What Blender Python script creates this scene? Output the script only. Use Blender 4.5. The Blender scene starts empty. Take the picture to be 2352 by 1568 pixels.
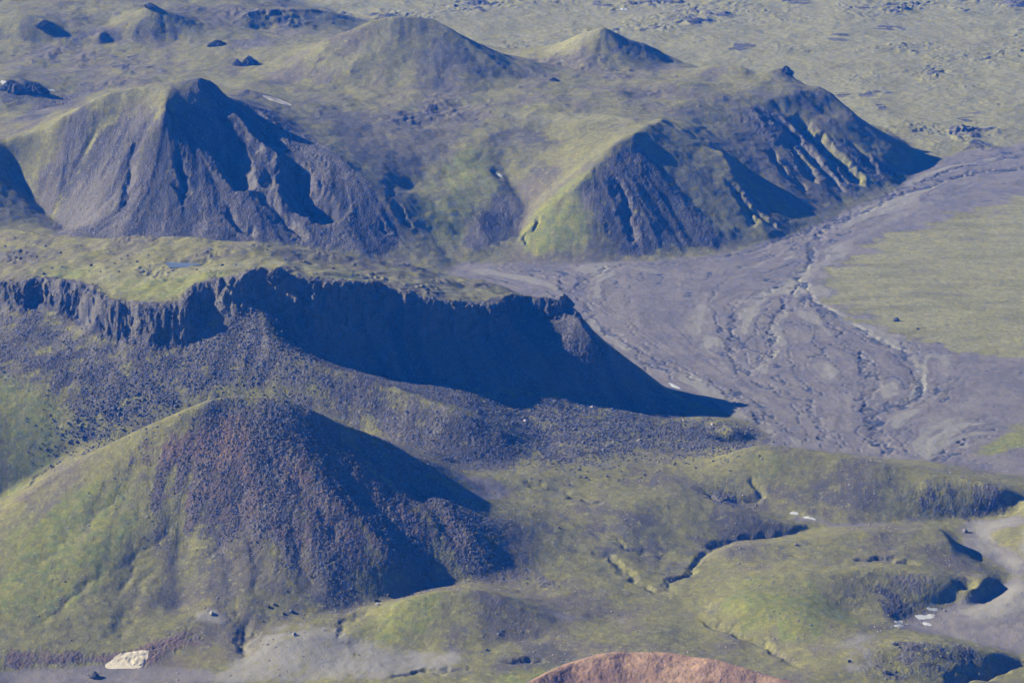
import bpy, math, random, os
import numpy as np
from mathutils import Vector

# ------------------------------------------------------------------ camera, sky, sun, exposure
scene = bpy.context.scene
COL = scene.collection
CAM_H, PITCH, HFOV = 1000.0, 18.0, 20.0
cam_d = bpy.data.cameras.new("camera"); cam = bpy.data.objects.new("camera", cam_d); COL.objects.link(cam)
cam.location = (0, 0, CAM_H); cam.rotation_euler = (math.radians(90 - PITCH), 0, 0)
cam_d.sensor_fit = 'HORIZONTAL'; cam_d.angle = math.radians(HFOV)
cam_d.clip_start = 1.0; cam_d.clip_end = 60000
scene.camera = cam

SUN_ELEV, SUN_AZ = 28.5, 13.0          # azimuth: degrees behind the pure left (-X) direction
se, sa = math.radians(SUN_ELEV), math.radians(SUN_AZ)
sun_dir = Vector((-math.cos(se) * math.cos(sa), math.cos(se) * math.sin(sa), math.sin(se)))
sd = bpy.data.lights.new("sun", 'SUN'); sd.energy = 5.0; sd.angle = math.radians(0.5); sd.color = (1.0, 0.95, 0.86)
sun = bpy.data.objects.new("sun", sd); COL.objects.link(sun)
sun.rotation_euler = sun_dir.to_track_quat('Z', 'Y').to_euler()
world = bpy.data.worlds.new("World"); scene.world = world; world.use_nodes = True
wn = world.node_tree; wn.nodes.clear()
sky = wn.nodes.new("ShaderNodeTexSky"); sky.sky_type = 'NISHITA'; sky.sun_disc = False
sky.sun_elevation = se; sky.sun_rotation = math.atan2(sun_dir.x, sun_dir.y)
sky.altitude = 1000; sky.air_density = 0.25; sky.dust_density = 0.0; sky.ozone_density = 6.0
bg = wn.nodes.new("ShaderNodeBackground"); bg.inputs['Strength'].default_value = 0.05
wo = wn.nodes.new("ShaderNodeOutputWorld")
wn.links.new(sky.outputs[0], bg.inputs['Color']); wn.links.new(bg.outputs[0], wo.inputs['Surface'])
scene.view_settings.view_transform = 'Standard'; scene.view_settings.look = 'None'
scene.view_settings.gamma = 1.0; scene.view_settings.use_curve_mapping = False
scene.view_settings.exposure = 1.25
try:
    scene.cycles.max_bounces = 4; scene.cycles.diffuse_bounces = 1; scene.cycles.volume_bounces = 1
    scene.cycles.use_denoising = True; scene.cycles.denoiser = 'OPENIMAGEDENOISE'; scene.cycles.denoising_input_passes = 'RGB_ALBEDO_NORMAL'; scene.cycles.denoising_prefilter = 'ACCURATE'
    scene.cycles.sample_clamp_indirect = 4.0
except Exception:
    pass
HAZE_DENSITY, HAZE_COLOR = 5.4e-5, (0.015, 0.20, 1.0)

# ------------------------------------------------------------------ picture point -> place in the valley
FPX = 1176 / math.tan(math.radians(HFOV / 2)); cP, sP = math.cos(math.radians(PITCH)), math.sin(math.radians(PITCH))
def ray(u, v):
    a, b = (u - 1176) / FPX, (v - 784) / FPX
    return a, cP - b * sP, -sP - b * cP
def W(u, v, z):
    a, b, c = ray(u, v); t = (z - CAM_H) / c
    return (a * t, b * t, z)
def L(*pts): return [W(*p) for p in pts]
def chain(first, *rest):
    """first = (u, v, z); every next (u, v, g): its height solved so that the ground climbs at g between the two."""
    out = [W(*first)]
    for u, v, g in rest:
        x0, y0, z0 = out[-1]; best = None
        for k in range(1, 1200):
            z = z0 + (0.2 * k if g > 0 else -0.2 * k)
            x, y, _ = W(u, v, z); d = abs(z - z0) - abs(g) * math.hypot(x - x0, y - y0)
            if best is None or abs(d) < best[0]: best = (abs(d), (x, y, z))
            if d >= 0 and k > 1: break
        out.append(best[1])
    return out

# ------------------------------------------------------------------ noise
def _hash(ix, iy, seed):
    h = (ix.astype(np.int64) * 374761393 + iy.astype(np.int64) * 668265263 + seed * 2147483647 + 12345).astype(np.uint32)
    h = (h ^ (h >> np.uint32(13))) * np.uint32(1274126177)
    h = h ^ (h >> np.uint32(16)); h = h * np.uint32(2246822519); return h ^ (h >> np.uint32(13))
def perlin(x, y, seed=0):
    x0 = np.floor(x); y0 = np.floor(y); fx = (x - x0).astype(np.float32); fy = (y - y0).astype(np.float32)
    ix, iy = x0.astype(np.int32), y0.astype(np.int32)
    def g(dx, dy):
        a = _hash(ix + dx, iy + dy, seed).astype(np.float32) * np.float32(2 * math.pi / 4294967296.0)
        return np.cos(a) * (fx - dx) + np.sin(a) * (fy - dy)
    ux = fx * fx * fx * (fx * (fx * 6 - 15) + 10); uy = fy * fy * fy * (fy * (fy * 6 - 15) + 10)
    a = g(0, 0); b = g(1, 0); c = g(0, 1); d = g(1, 1)
    return ((a + (b - a) * ux) + ((c + (d - c) * ux) - (a + (b - a) * ux)) * uy) * np.float32(1.5)
def fbm(x, y, scale, octv=4, seed=0, gain=0.5):
    s = np.zeros(np.shape(x), np.float32); a = 1.0; f = 1.0 / scale
    for o in range(octv):
        s += a * perlin(x * f + 17.3 * o, y * f - 9.1 * o, seed + o * 31); a *= gain; f *= 2.03
    return s
def ridged(x, y, scale, octv=3, seed=0):
    s = np.zeros(np.shape(x), np.float32); a = 1.0; f = 1.0 / scale
    for o in range(octv):
        s += a * (1 - 2 * np.abs(perlin(x * f + 7.7 * o, y * f + 3.1 * o, seed + o * 17))); a *= 0.5; f *= 2.1
    return s
def sstep(a, b, x):
    t = np.clip((x - a) / (b - a), 0, 1); return t * t * (3 - 2 * t)

# ------------------------------------------------------------------ base grid and its ridge / valley lines
X0, X1, Y0, Y1, DX = -1300.0, 1300.0, 1750.0, 6400.0, 2.5
NX, NY = int((X1 - X0) / DX) + 1, int((Y1 - Y0) / DX) + 1
gx = (X0 + DX * np.arange(NX)).astype(np.float32); gy = (Y0 + DX * np.arange(NY)).astype(np.float32)
GX, GY = np.meshgrid(gx, gy)
WX = GX + 7 * fbm(GX, GY, 60, 3, 5) + 4.5 * fbm(GX, GY, 16, 3, 6)
WY = GY + 7 * fbm(GX, GY, 60, 3, 8) + 4.5 * fbm(GX, GY, 16, 3, 9)

def inside(poly, PX, PY):
    poly = np.asarray(poly, np.float32)[:, :2]; r = np.zeros(PX.shape, bool)
    x1, y1 = poly[-1]
    for x2, y2 in poly:
        if y1 != y2:
            c = ((y1 > PY) != (y2 > PY)) & (PX < (x2 - x1) * (PY - y1) / (y2 - y1) + x1); r ^= c
        x1, y1 = x2, y2
    return r
def blur(a, n):
    """about a gaussian, three box passes of half-width n cells"""
    for _ in range(3):
        for ax in (0, 1):
            p = np.pad(a, [(n + 1, n) if k == ax else (0, 0) for k in (0, 1)], mode='edge')
            c = np.cumsum(p, axis=ax, dtype=np.float64); m = a.shape[ax]
            hi = np.take(c, np.arange(2 * n + 1, 2 * n + 1 + m), axis=ax); lo = np.take(c, np.arange(0, m), axis=ax)
            a = ((hi - lo) / (2 * n + 1)).astype(np.float32)
    return a
def region(poly, soft=4.0, warp=True):
    """0..1 mask of a patch of ground, edge softened over 'soft' metres"""
    poly = np.asarray(poly, np.float32)[:, :2]; pad = 30 + 3 * soft
    i0 = max(int((poly[:, 0].min() - pad - X0) / DX), 0); i1 = min(int((poly[:, 0].max() + pad - X0) / DX) + 1, NX)
    j0 = max(int((poly[:, 1].min() - pad - Y0) / DX), 0); j1 = min(int((poly[:, 1].max() + pad - Y0) / DX) + 1, NY)
    m = np.zeros((NY, NX), np.float32)
    if i1 <= i0 or j1 <= j0: return m
    sx, sy = (WX, WY) if warp else (GX, GY)
    w = inside(poly, sx[j0:j1, i0:i1], sy[j0:j1, i0:i1]).astype(np.float32)
    n = int(round(soft / DX))
    m[j0:j1, i0:i1] = blur(w, n) if n >= 1 else w
    return m
def polydist(pts, R, warp=True):
    """distance to a polyline, and the share of its length run there, in a window (R metres around it)"""
    P = np.asarray(pts, np.float32); i0 = max(int((P[:, 0].min() - R - X0) / DX), 0); i1 = min(int((P[:, 0].max() + R - X0) / DX) + 2, NX)
    j0 = max(int((P[:, 1].min() - R - Y0) / DX), 0); j1 = min(int((P[:, 1].max() + R - Y0) / DX) + 2, NY)
    sl = (slice(j0, j1), slice(i0, i1)); sx, sy = (WX, WY) if warp else (GX, GY); x, y = sx[sl], sy[sl]
    D = np.full(x.shape, 1e9, np.float32); T = np.zeros(x.shape, np.float32); S = np.zeros(x.shape, np.float32)
    n = len(P) - 1
    for k in range(n):
        ax, ay = P[k, :2]; bx, by = P[k + 1, :2]; l2 = (bx - ax) ** 2 + (by - ay) ** 2 + 1e-6
        t = np.clip(((x - ax) * (bx - ax) + (y - ay) * (by - ay)) / l2, 0, 1)
        d = np.hypot(x - ax - t * (bx - ax), y - ay - t * (by - ay)); m = d < D
        D[m] = d[m]; T[m] = ((k + t) / n)[m]
        S[m] = np.sign((x - ax) * (by - ay) - (y - ay) * (bx - ax))[m]     # + : right of the line's run
    return sl, D, T, S

acc = np.zeros((NY, NX), np.float32); cnt = np.zeros((NY, NX), np.float32)
def hard(pts):
    for (x0, y0, z0), (x1, y1, z1) in zip(pts[:-1], pts[1:]):
        n = max(int(math.hypot(x1 - x0, y1 - y0) / (DX * 0.6)), 1)
        for k in range(n + 1):
            t = k / n; i = int(round((x0 + t * (x1 - x0) - X0) / DX)); j = int(round((y0 + t * (y1 - y0) - Y0) / DX))
            if 0 <= i < NX and 0 <= j < NY: acc[j, i] += z0 + t * (z1 - z0); cnt[j, i] += 1
def flat(poly, z=0.0):
    m = inside(poly, WX, WY); acc[m] = z; cnt[m] = 1

# --- valley floor (braided river, meadow) and lava field, flat
TOE_FAR = L((1050, 603, 0), (1170, 604, 0), (1400, 604, 0), (1500, 599, 0), (1690, 579, 0), (1800, 547, 0), (1900, 507, 0), (1960, 470, 0), (2000, 464, 0), (2060, 434, 0), (2110, 390, 0))
LAVA_EDGE = [(555, 3846), (565, 3930), (545, 4030), (495, 4120), (430, 4200), (330, 4310), (250, 4420), (120, 4500), (0, 4570), (-100, 4650), (-238, 4800), (-362, 4990), (-520, 5250), (-620, 5600), (-800, 6600)]
NOSE_TOE = [(205, 2852), (150, 2935), (60, 3010), (-60, 3085), (-130, 3130)]
RIVER = [p[:2] for p in TOE_FAR] + [W(2200, 352, 0)[:2], W(2352, 326, 0)[:2], (1500, 4200), (1500, 2600), (700, 2600), (520, 2640), (420, 2690), (300, 2725), (210, 2740),
         W(1775, 1010, 0)[:2], W(1720, 975, 0)[:2], W(1650, 943, 0)[:2]] + NOSE_TOE
LAVA = LAVA_EDGE + [(1600, 6600), (1600, 4190), W(2352, 326, 0)[:2], W(2200, 352, 0)[:2]]
flat(RIVER); flat(LAVA)
LINES = []
def add(*ls): LINES.extend(ls)
# --- dark hill in front
FH_RIDGE_L = L((560, 898, 150), (480, 912, 146), (400, 945, 134), (250, 1020, 102), (100, 1095, 78), (0, 1190, 55), (-150, 1290, 32))
FH_RIDGE_R = L((560, 898, 150), (620, 902, 149), (720, 941, 135), (800, 982, 117), (900, 1018, 95), (1000, 1074, 66), (1120, 1130, 42), (1300, 1190, 29))
FH_SPUR = L((560, 898, 150), (600, 965, 131), (670, 1050, 106), (770, 1140, 82), (900, 1255, 50), (1000, 1335, 18))
FH_SPUR2 = L((540, 900, 149), (480, 1000, 118), (440, 1100, 89), (420, 1250, 47), (410, 1400, 17))
FH_TOE = L((-150, 1490, 14), (0, 1480, 13), (250, 1490, 11), (420, 1480, 11), (550, 1480, 8), (600, 1435, 14), (700, 1415, 17), (850, 1385, 17), (990, 1350, 16), (1180, 1320, 20), (1350, 1250, 25), (1450, 1210, 28))
add(L((1010, 1150, 63), (1080, 1230, 46), (1140, 1285, 30)))
add(FH_RIDGE_L, FH_RIDGE_R, FH_SPUR, FH_SPUR2, FH_TOE)
add(L((-100, 1215, -5), (0, 1145, 4), (80, 1090, 16), (150, 1040, 28), (250, 1015, 38)) + [(-250, 2655, 44), (-150, 2640, 48), (-60, 2595, 45), (20, 2550, 39)])
# --- table mountain
MESA_BACK = L((-150, 515, 118), (0, 525, 128), (200, 545, 142), (420, 540, 160), (600, 558, 160), (870, 597, 135), (1030, 622, 113), (1180, 668, 102), (1300, 693, 97))
MESA_RIM = [(-150, 665, 118, 18), (0, 654, 130, 24), (50, 662, 130, 15), (90, 640, 136, 32), (150, 648, 139, 20), (200, 654, 140, 36), (235, 697, 134, 26), (290, 700, 136, 34), (350, 708, 136, 26), (430, 702, 140, 36), (455, 655, 152, 16), (480, 642, 157, 22), (540, 646, 158, 17), (590, 618, 165, 26),
            (640, 632, 161, 38), (700, 652, 154, 40), (760, 657, 150, 40), (860, 652, 142, 38), (930, 675, 132, 34), (1000, 695, 122, 30), (1100, 702, 114, 26), (1150, 702, 110, 22), (1190, 674, 108, 24), (1240, 682, 104, 20), (1300, 697, 97, 18), (1322, 712, 94, 14)]
rim = L(*[p[:3] for p in MESA_RIM]); foot = []
for k, p in enumerate(rim):
    a, b = rim[max(k - 1, 0)], rim[min(k + 1, len(rim) - 1)]
    tx, ty = b[0] - a[0], b[1] - a[1]; l = math.hypot(tx, ty); nx, ny = ty / l, -tx / l
    foot.append((p[0] + nx * 11, p[1] + ny * 11, p[2] - MESA_RIM[k][3]))
add(MESA_BACK, rim, foot)
add(L((1322, 712, 94), (1345, 760, 84), (1400, 800, 67), (1480, 850, 30), (1535, 888, 8), (1580, 922, 1), (1640, 945, 0)))
SPUR = [foot[13]] + L((622, 790, 112), (760, 838, 98), (900, 882, 84), (1060, 952, 67), (1160, 990, 53), (1232, 1014, 37))
add(SPUR)
BOWL = L((720, 818, 90), (820, 850, 73), (900, 870, 62), (980, 888, 56), (1060, 890, 54), (1130, 895, 50), (1220, 898, 43), (1330, 919, 29), (1450, 945, 14), (1530, 962, 7), (1600, 954, 2))
add(L((1135, 925, 42), (1215, 965, 33), (1280, 1030, 31)))
add(BOWL)
add([(60, 3005, 2), (-60, 3082, 4), (-130, 3130, 8), (-260, 3170, 10), (-450, 3200, 14), (-700, 3200, 20)])
# --- bench and hummocks below the table mountain
add(L((1050, 1062, 42), (1200, 1058, 37), (1400, 1050, 32), (1600, 1042, 24), (1680, 1046, 27)),
    L((1090, 1072, 46), (1180, 1092, 44), (1240, 1112, 40)), L((1200, 1125, 38), (1400, 1120, 35), (1500, 1105, 33)),
    L((1330, 985, 32), (1450, 1000, 27), (1560, 1005, 22), (1650, 1022, 15)), L((1600, 958, 6), (1680, 986, 12), (1740, 1000, 8), (1775, 1010, 0)))
# --- green hills of the foreground
add(L((1640, 1062, 31), (1690, 1036, 40), (1740, 1019, 46), (1850, 1030, 44), (2000, 1063, 36), (2100, 1080, 32), (2230, 1098, 28), (2352, 1127, 22), (2450, 1150, 18)))
add(L((2060, 1112, 24), (2130, 1106, 27), (2220, 1120, 23), (2352, 1140, 19), (2450, 1160, 16)), L((2060, 1185, 7), (2150, 1197, 2), (2250, 1187, 1), (2352, 1172, 1), (2450, 1172, 1)))
add(L((1620, 1135, 20), (1700, 1160, 13), (1750, 1168, 11), (1830, 1185, 10), (1900, 1205, 8), (2000, 1203, 6), (2100, 1200, 4), (2160, 1205, 2)))
add(L((1900, 1208, 8), (1800, 1225, 9), (1700, 1240, 10), (1620, 1262, 12), (1590, 1285, 13), (1560, 1330, 12), (1535, 1365, 12), (1490, 1350, 13), (1400, 1310, 16)))
add(L((1440, 1150, 33), (1560, 1128, 36), (1660, 1160, 28), (1740, 1187, 20), (1850, 1206, 13)))
add(L((1650, 1265, 20), (1800, 1243, 24), (1900, 1230, 25), (2050, 1217, 24), (2150, 1207, 22), (2175, 1215, 20), (2184, 1245, 19)))
add(L((2195, 1208, 2), (2200, 1225, 2), (2196, 1250, 1), (2240, 1280, 1), (2280, 1300, 1)))
add(L((1650, 1300, 16), (1800, 1290, 19), (1950, 1285, 21), (2080, 1283, 20), (2200, 1295, 14)))
add(L((1700, 1335, 19), (1880, 1315, 25), (2000, 1306, 25), (2100, 1310, 23), (2180, 1330, 19), (2240, 1340, 18), (2275, 1318, 13)))
add(L((1930, 1395, 11), (2020, 1425, 6), (2110, 1400, 3), (2180, 1385, 1), (2230, 1372, 0)))
add(L((2352, 1180, 1), (2240, 1195, 1), (2255, 1230, 1), (2300, 1270, 0), (2320, 1320, 0), (2290, 1365, 0), (2220, 1395, 0), (2150, 1410, 0), (2065, 1430, 0), (2140, 1445, 0), (2250, 1475, 0), (2352, 1500, -2)))
add(L((2290, 1222, 8), (2352, 1203, 15), (2450, 1210, 18)), L((2352, 1345, 8), (2300, 1400, 8), (2240, 1420, 5), (2352, 1450, 7)))
add(L((1640, 1385, 17), (1750, 1390, 24), (1850, 1410, 22), (1950, 1440, 15), (2030, 1455, 8)))
add(L((1960, 1520, 16), (2060, 1476, 20), (2180, 1480, 19), (2260, 1495, 12), (2310, 1504, 5)), L((1950, 1568, 13), (2100, 1562, 11), (2230, 1545, 5), (2352, 1522, -2)))
add(L((1380, 1420, 10), (1440, 1427, 10), (1620, 1400, 11)), L((1600, 1415, 10), (1680, 1450, 10), (1760, 1482, 9), (1830, 1530, 9)))
add(L((0, 1545, 3), (200, 1525, 4), (350, 1535, 3), (480, 1550, 4), (560, 1520, 5), (575, 1480, 8)), L((620, 1480, 15), (720, 1458, 19), (780, 1475, 15), (830, 1440, 18)))
add(L((870, 1425, 20), (920, 1380, 31), (1000, 1355, 37), (1070, 1348, 40), (1150, 1365, 35), (1240, 1410, 22), (1300, 1440, 13)),
    L((800, 1475, 11), (900, 1490, 12), (1060, 1490, 12), (1250, 1470, 11)), L((900, 1372, 17), (1000, 1345, 17), (1130, 1335, 17), (1250, 1370, 14)))
add(L((900, 1568, 12), (1000, 1540, 13), (1150, 1520, 14), (1200, 1545, 12), (1440, 1500, 15)), L((700, 1568, 8), (500, 1568, 6), (0, 1575, 2)), L((1840, 1540, 12), (1900, 1560, 14)), L((-300, 1750, 0), (1100, 1750, 8)), L((2100, 1700, 4), (2600, 1650, 0)))
# --- red hill at the bottom edge
add(L((1100, 1620, 66), (1200, 1568, 80), (1300, 1515, 86), (1380, 1495, 89), (1440, 1486, 90), (1540, 1491, 89), (1700, 1530, 84), (1840, 1568, 78), (2000, 1620, 66)),
    [(-170, 2090, 12), (-90, 2120, 12), (0, 2145, 14), (100, 2150, 14), (230, 2130, 14), (350, 2085, 12), (420, 2030, 10)], L((1250, 1750, 40), (1440, 1700, 48), (1800, 1760, 40)))
# --- grey cone behind the table mountain
add(L((460, 178, 180), (500, 186, 174)))
add(L((460, 178, 180), (396, 185, 177), (299, 201, 171), (248, 212, 166), (150, 265, 140), (90, 300, 120), (0, 324, 106), (-120, 345, 98)))
add(L((396, 190, 176), (375, 250, 160)), [(-480, 3290, 16), (-380, 3290, 12), (-280, 3295, 9), (-200, 3310, 7), (-140, 3340, 6)])
add(L((-100, 350, 100), (0, 412, 70), (60, 458, 50), (112, 518, 30)), L((20, 400, 66), (90, 470, 40), (170, 545, 20)))
# --- uplands and their spurs
add(L((665, 232, 108), (720, 226, 103), (800, 226, 103), (900, 240, 100), (1000, 246, 98), (1150, 265, 97), (1300, 275, 97), (1420, 287, 97)))
add(L((560, 205, 132), (612, 222, 122), (700, 290, 110), (800, 380, 88), (900, 470, 54), (960, 530, 27), (1030, 592, 3)))
add(L((1091, 313, 84), (1000, 372, 70), (940, 440, 52)), L((1091, 313, 84), (1105, 375, 68), (1146, 428, 53), (1105, 475, 38), (1060, 540, 18), (1050, 590, 4)), L((1118, 345, 77), (1170, 414, 52), (1213, 479, 33), (1195, 530, 17), (1168, 595, 1)))
GR = chain((1488, 592, 1), (1498, 505, .58), (1445, 430, .54), (1413, 371, .52), (1401, 340, .46), (1454, 307, .3))
add(GR + L((1527, 270, 103)), L((1401, 340, GR[4][2]), (1330, 420, 70), (1240, 486, 38), (1185, 575, 5)))
SPURS = dict(g1=chain((1580, 587, 0), (1540, 525, .50), (1502, 465, .53), (1472, 400, .57), (1466, 335, .57)), r2=chain((1655, 575, 0), (1621, 512, .52), (1570, 470, .50), (1521, 425, .48)), g2=chain((1692, 572, 0), (1635, 508, .43), (1582, 460, .44)),
    r3=chain((1765, 558, 0), (1740, 500, .48), (1709, 465, .46), (1686, 401, .44), (1656, 342, .42)), g3=chain((1898, 502, 0), (1838, 468, .38), (1768, 430, .41), (1715, 390, .43), (1664, 350, .44)),
    r4=chain((1935, 470, 0), (1902, 418, .44), (1814, 371, .42), (1767, 307, .41), (1732, 240, .36)), g4=chain((1992, 456, 0), (1930, 375, .37), (1862, 310, .38), (1785, 248, .38)), r5=chain((2040, 438, 0), (2010, 385, .42), (1965, 330, .40), (1915, 270, .38)))
add(*SPURS.values())
add(L((1560, 236, 98), (1640, 226, 97), (1720, 231, 91), (1800, 224, 90), (1880, 197, 93), (1920, 225, 80), (1960, 262, 63), (2005, 300, 46), (2055, 340, 25), (2085, 372, 8), (2108, 388, 0)))
add(L((660, 140, 112), (760, 85, 150), (850, 45, 174), (915, 34, 180), (1000, 46, 172), (1025, 60, 166), (1080, 95, 149), (1150, 150, 124), (1195, 187, 106)),
    L((560, 170, 103), (700, 195, 104), (850, 202, 104), (950, 210, 103), (1060, 216, 102), (1190, 207, 101)), [(-380, 4260, 103), (-250, 4280, 95), (-130, 4280, 80), (-50, 4200, 84), (20, 4100, 92)])
add(L((1200, 112, 88), (1290, 96, 102), (1340, 76, 130), (1385, 61, 143), (1430, 84, 128), (1480, 110, 112), (1540, 133, 85)), L((1230, 150, 93), (1350, 166, 96), (1480, 162, 96), (1545, 150, 90)), [(50, 4330, 48), (150, 4350, 42), (250, 4330, 30)])
add(L((1560, 160, 95), (1640, 150, 106), (1690, 144, 113), (1735, 168, 104), (1790, 152, 112), (1808, 156, 108), (1832, 196, 78)), L((1560, 190, 97), (1650, 184, 98), (1750, 200, 98), (1830, 205, 92)))
add(L((1480, 210, 98), (1540, 196, 103), (1600, 190, 104)), L((1350, 215, 104), (1430, 206, 107), (1470, 230, 97)))
add(L((-60, 40, 132), (100, 45, 136), (150, 70, 120)), L((230, 70, 125), (250, 58, 118), (300, 34, 134), (345, 12, 150), (400, 34, 138), (480, 66, 116)), L((-100, 105, 105), (0, 100, 105), (200, 104, 106), (300, 92, 110), (480, 100, 106), (600, 100, 108)))
add(L((-150, 150, 98), (0, 150, 98), (200, 155, 98), (400, 162, 100), (540, 165, 102)), L((500, 40, 118), (620, 25, 124), (720, 20, 118), (800, 40, 96)), L((-100, -20, 135), (60, -10, 140), (300, -30, 140), (600, -40, 130)))
add(L((-100, 172, 118), (0, 175, 118), (60, 185, 119), (112, 214, 100)), L((-100, 262, 92), (0, 260, 92), (120, 250, 93), (220, 205, 98)))
add([(-1300, 5200, 120), (-900, 5400, 110)], [(-1300, 4500, 130), (-1000, 4400, 130)], [(-1300, 3600, 70), (-900, 3650, 80)], [(-1300, 2900, 110), (-900, 2850, 130)], [(-1300, 2100, 20), (-700, 2300, 40)], [(1300, 2300, 10), (700, 2400, 14)])
for l in LINES: hard([(p[0], p[1], p[2] if len(p) > 2 else 0) for p in l])

# --- fill between the lines
def solve(acc, cnt, its):
    A, C = [acc], [cnt]
    while min(A[-1].shape) > 24:
        a, c = A[-1], C[-1]; a = np.pad(a, ((0, a.shape[0] % 2), (0, a.shape[1] % 2))); c = np.pad(c, ((0, c.shape[0] % 2), (0, c.shape[1] % 2)))
        m = c > 0; v = np.where(m, a / np.maximum(c, 1), 0); f = m.astype(np.float32)
        q = lambda t: t[0::2, 0::2] + t[1::2, 0::2] + t[0::2, 1::2] + t[1::2, 1::2]
        A.append(q(v)); C.append(q(f))
    H = None
    for a, c in zip(A[::-1], C[::-1]):
        m = c > 0; v = np.where(m, a / np.maximum(c, 1), 0).astype(np.float32)
        if H is None: H = np.full(a.shape, v[m].mean() if m.any() else 0, np.float32)
        else:
            H = np.repeat(np.repeat(H, 2, 0), 2, 1)[:a.shape[0], :a.shape[1]]
        for _ in range(its if H.size > 4e5 else its * 3):
            p = np.pad(H, 1, mode='edge')
            H = np.where(m, v, 0.25 * (p[:-2, 1:-1] + p[2:, 1:-1] + p[1:-1, :-2] + p[1:-1, 2:]))
    return H
H = solve(acc, cnt, 70).astype(np.float32)

# ------------------------------------------------------------------ shaping: gullies, ribs, hummocks
def samp(A, x, y):
    fx = np.clip((np.asarray(x, np.float32) - X0) / DX, 0, NX - 1.001); fy = np.clip((np.asarray(y, np.float32) - Y0) / DX, 0, NY - 1.001)
    i = fx.astype(np.int32); j = fy.astype(np.int32); a = fx - i; b = fy - j
    return (A[j, i] * (1 - a) + A[j, i + 1] * a) * (1 - b) + (A[j + 1, i] * (1 - a) + A[j + 1, i + 1] * a) * b
def samp3(A, x, y):
    fx = np.clip((x - X0) / DX, 1, NX - 2.001); fy = np.clip((y - Y0) / DX, 1, NY - 2.001)
    i = fx.astype(np.int32); j = fy.astype(np.int32); a = (fx - i).astype(np.float32); b = (fy - j).astype(np.float32)
    w = lambda t: ((-t + 2 * t * t - t ** 3) / 2, (2 - 5 * t * t + 3 * t ** 3) / 2, (t + 4 * t * t - 3 * t ** 3) / 2, (t ** 3 - t * t) / 2)
    wa, wb = w(a), w(b); r = np.zeros(a.shape, np.float32)
    for q in range(4):
        row = sum(wa[p] * A[j + q - 1, i + p - 1] for p in range(4)); r += wb[q] * row
    return r
def hit(pts):
    """where the sight line through each picture point meets the ground"""
    out = []; t = np.concatenate([np.arange(1900, 4000, 1.5), np.arange(4000, 7000, 4.0)])
    for p in pts:
        a, b, c = ray(p[0], p[1]); x, y, z = a * t, b * t, CAM_H + c * t
        below = np.nonzero(z < samp(H, x, y))[0]; k = below[0] if len(below) else len(t) - 1
        out.append((float(x[k]), float(y[k]), float(z[k])))
    return out
R_RIVER = inside(RIVER, WX, WY); R_LAVA = inside(LAVA, WX, WY)
flatm = blur((R_RIVER | R_LAVA).astype(np.float32), 3)
H = blur(H, 1)
def carve(px, depth, width, left=1.0, right=1.0, taper=True, pts=None, sharp=1.4):
    """a gully along a line; left / right stretch its two sides"""
    global H
    pts = pts or hit(px); sl, D, T, S = polydist(pts, width * max(left, right, 1) * 1.3 + 12)
    w = np.where(S > 0, width * right, width * left)
    f = np.clip(1 - D / w, 0, 1) ** sharp
    if taper: f = f * np.clip(np.minimum(T, 1 - T) * 5, 0, 1)
    H[sl] -= depth * f
# the grey cone: bowls and ribs of its face
carve([(478, 275), (510, 345), (540, 400), (565, 450)], 24, 32, left=.9, right=.5, sharp=.9); carve([(520, 250), (570, 310), (622, 370), (648, 430), (640, 500)], -11, 17, left=1.1, right=.8)
carve([(655, 365), (700, 420), (745, 455), (800, 495)], 27, 44, left=.35, right=1.1, sharp=.9)
carve([(560, 240), (620, 300), (650, 340)], 8, 14)
carve([(412, 350), (420, 400), (424, 475)], 13, 11, left=.5)
carve([(330, 290), (300, 380), (280, 500)], 6, 14); carve([(240, 270), (180, 360), (130, 440)], 6, 18)
carve([(520, 470), (560, 520), (590, 550)], 8, 9); carve([(600, 430), (640, 500), (700, 560)], 8, 10)
# spurs of the middle ridge: small runnels on their flanks
for l in ([(1418, 400), (1440, 470), (1465, 560)], [(1720, 470), (1760, 500), (1790, 535)], [(1800, 300), (1850, 380), (1880, 430)], [(1840, 290), (1900, 350), (1950, 430)], [(1690, 420), (1720, 480), (1740, 520)]):
    carve(l, 7, 11, left=.5, right=1.4)
for l, d, w in (([(1835, 262), (1880, 318), (1962, 390), (1988, 435)], 15, 21), ([(1935, 310), (1978, 345), (2025, 405)], 7, 13), ([(1790, 262), (1838, 330), (1900, 395), (1935, 450)], 9, 15), ([(1765, 330), (1800, 395), (1860, 440)], 6, 12)):
    carve(l, d, w, left=.5, right=1.25)
carve([(1527, 278), (1580, 305), (1630, 330)], 6, 9, left=.4); carve([(1240, 490), (1225, 530), (1205, 560)], 5, 7, left=.5); carve([(1130, 385), (1150, 410)], 5, 7)
carve([(900, 455), (925, 490), (945, 525)], 6, 8, left=.4); carve([(870, 500), (905, 545)], 5, 7, left=.4)
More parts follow.
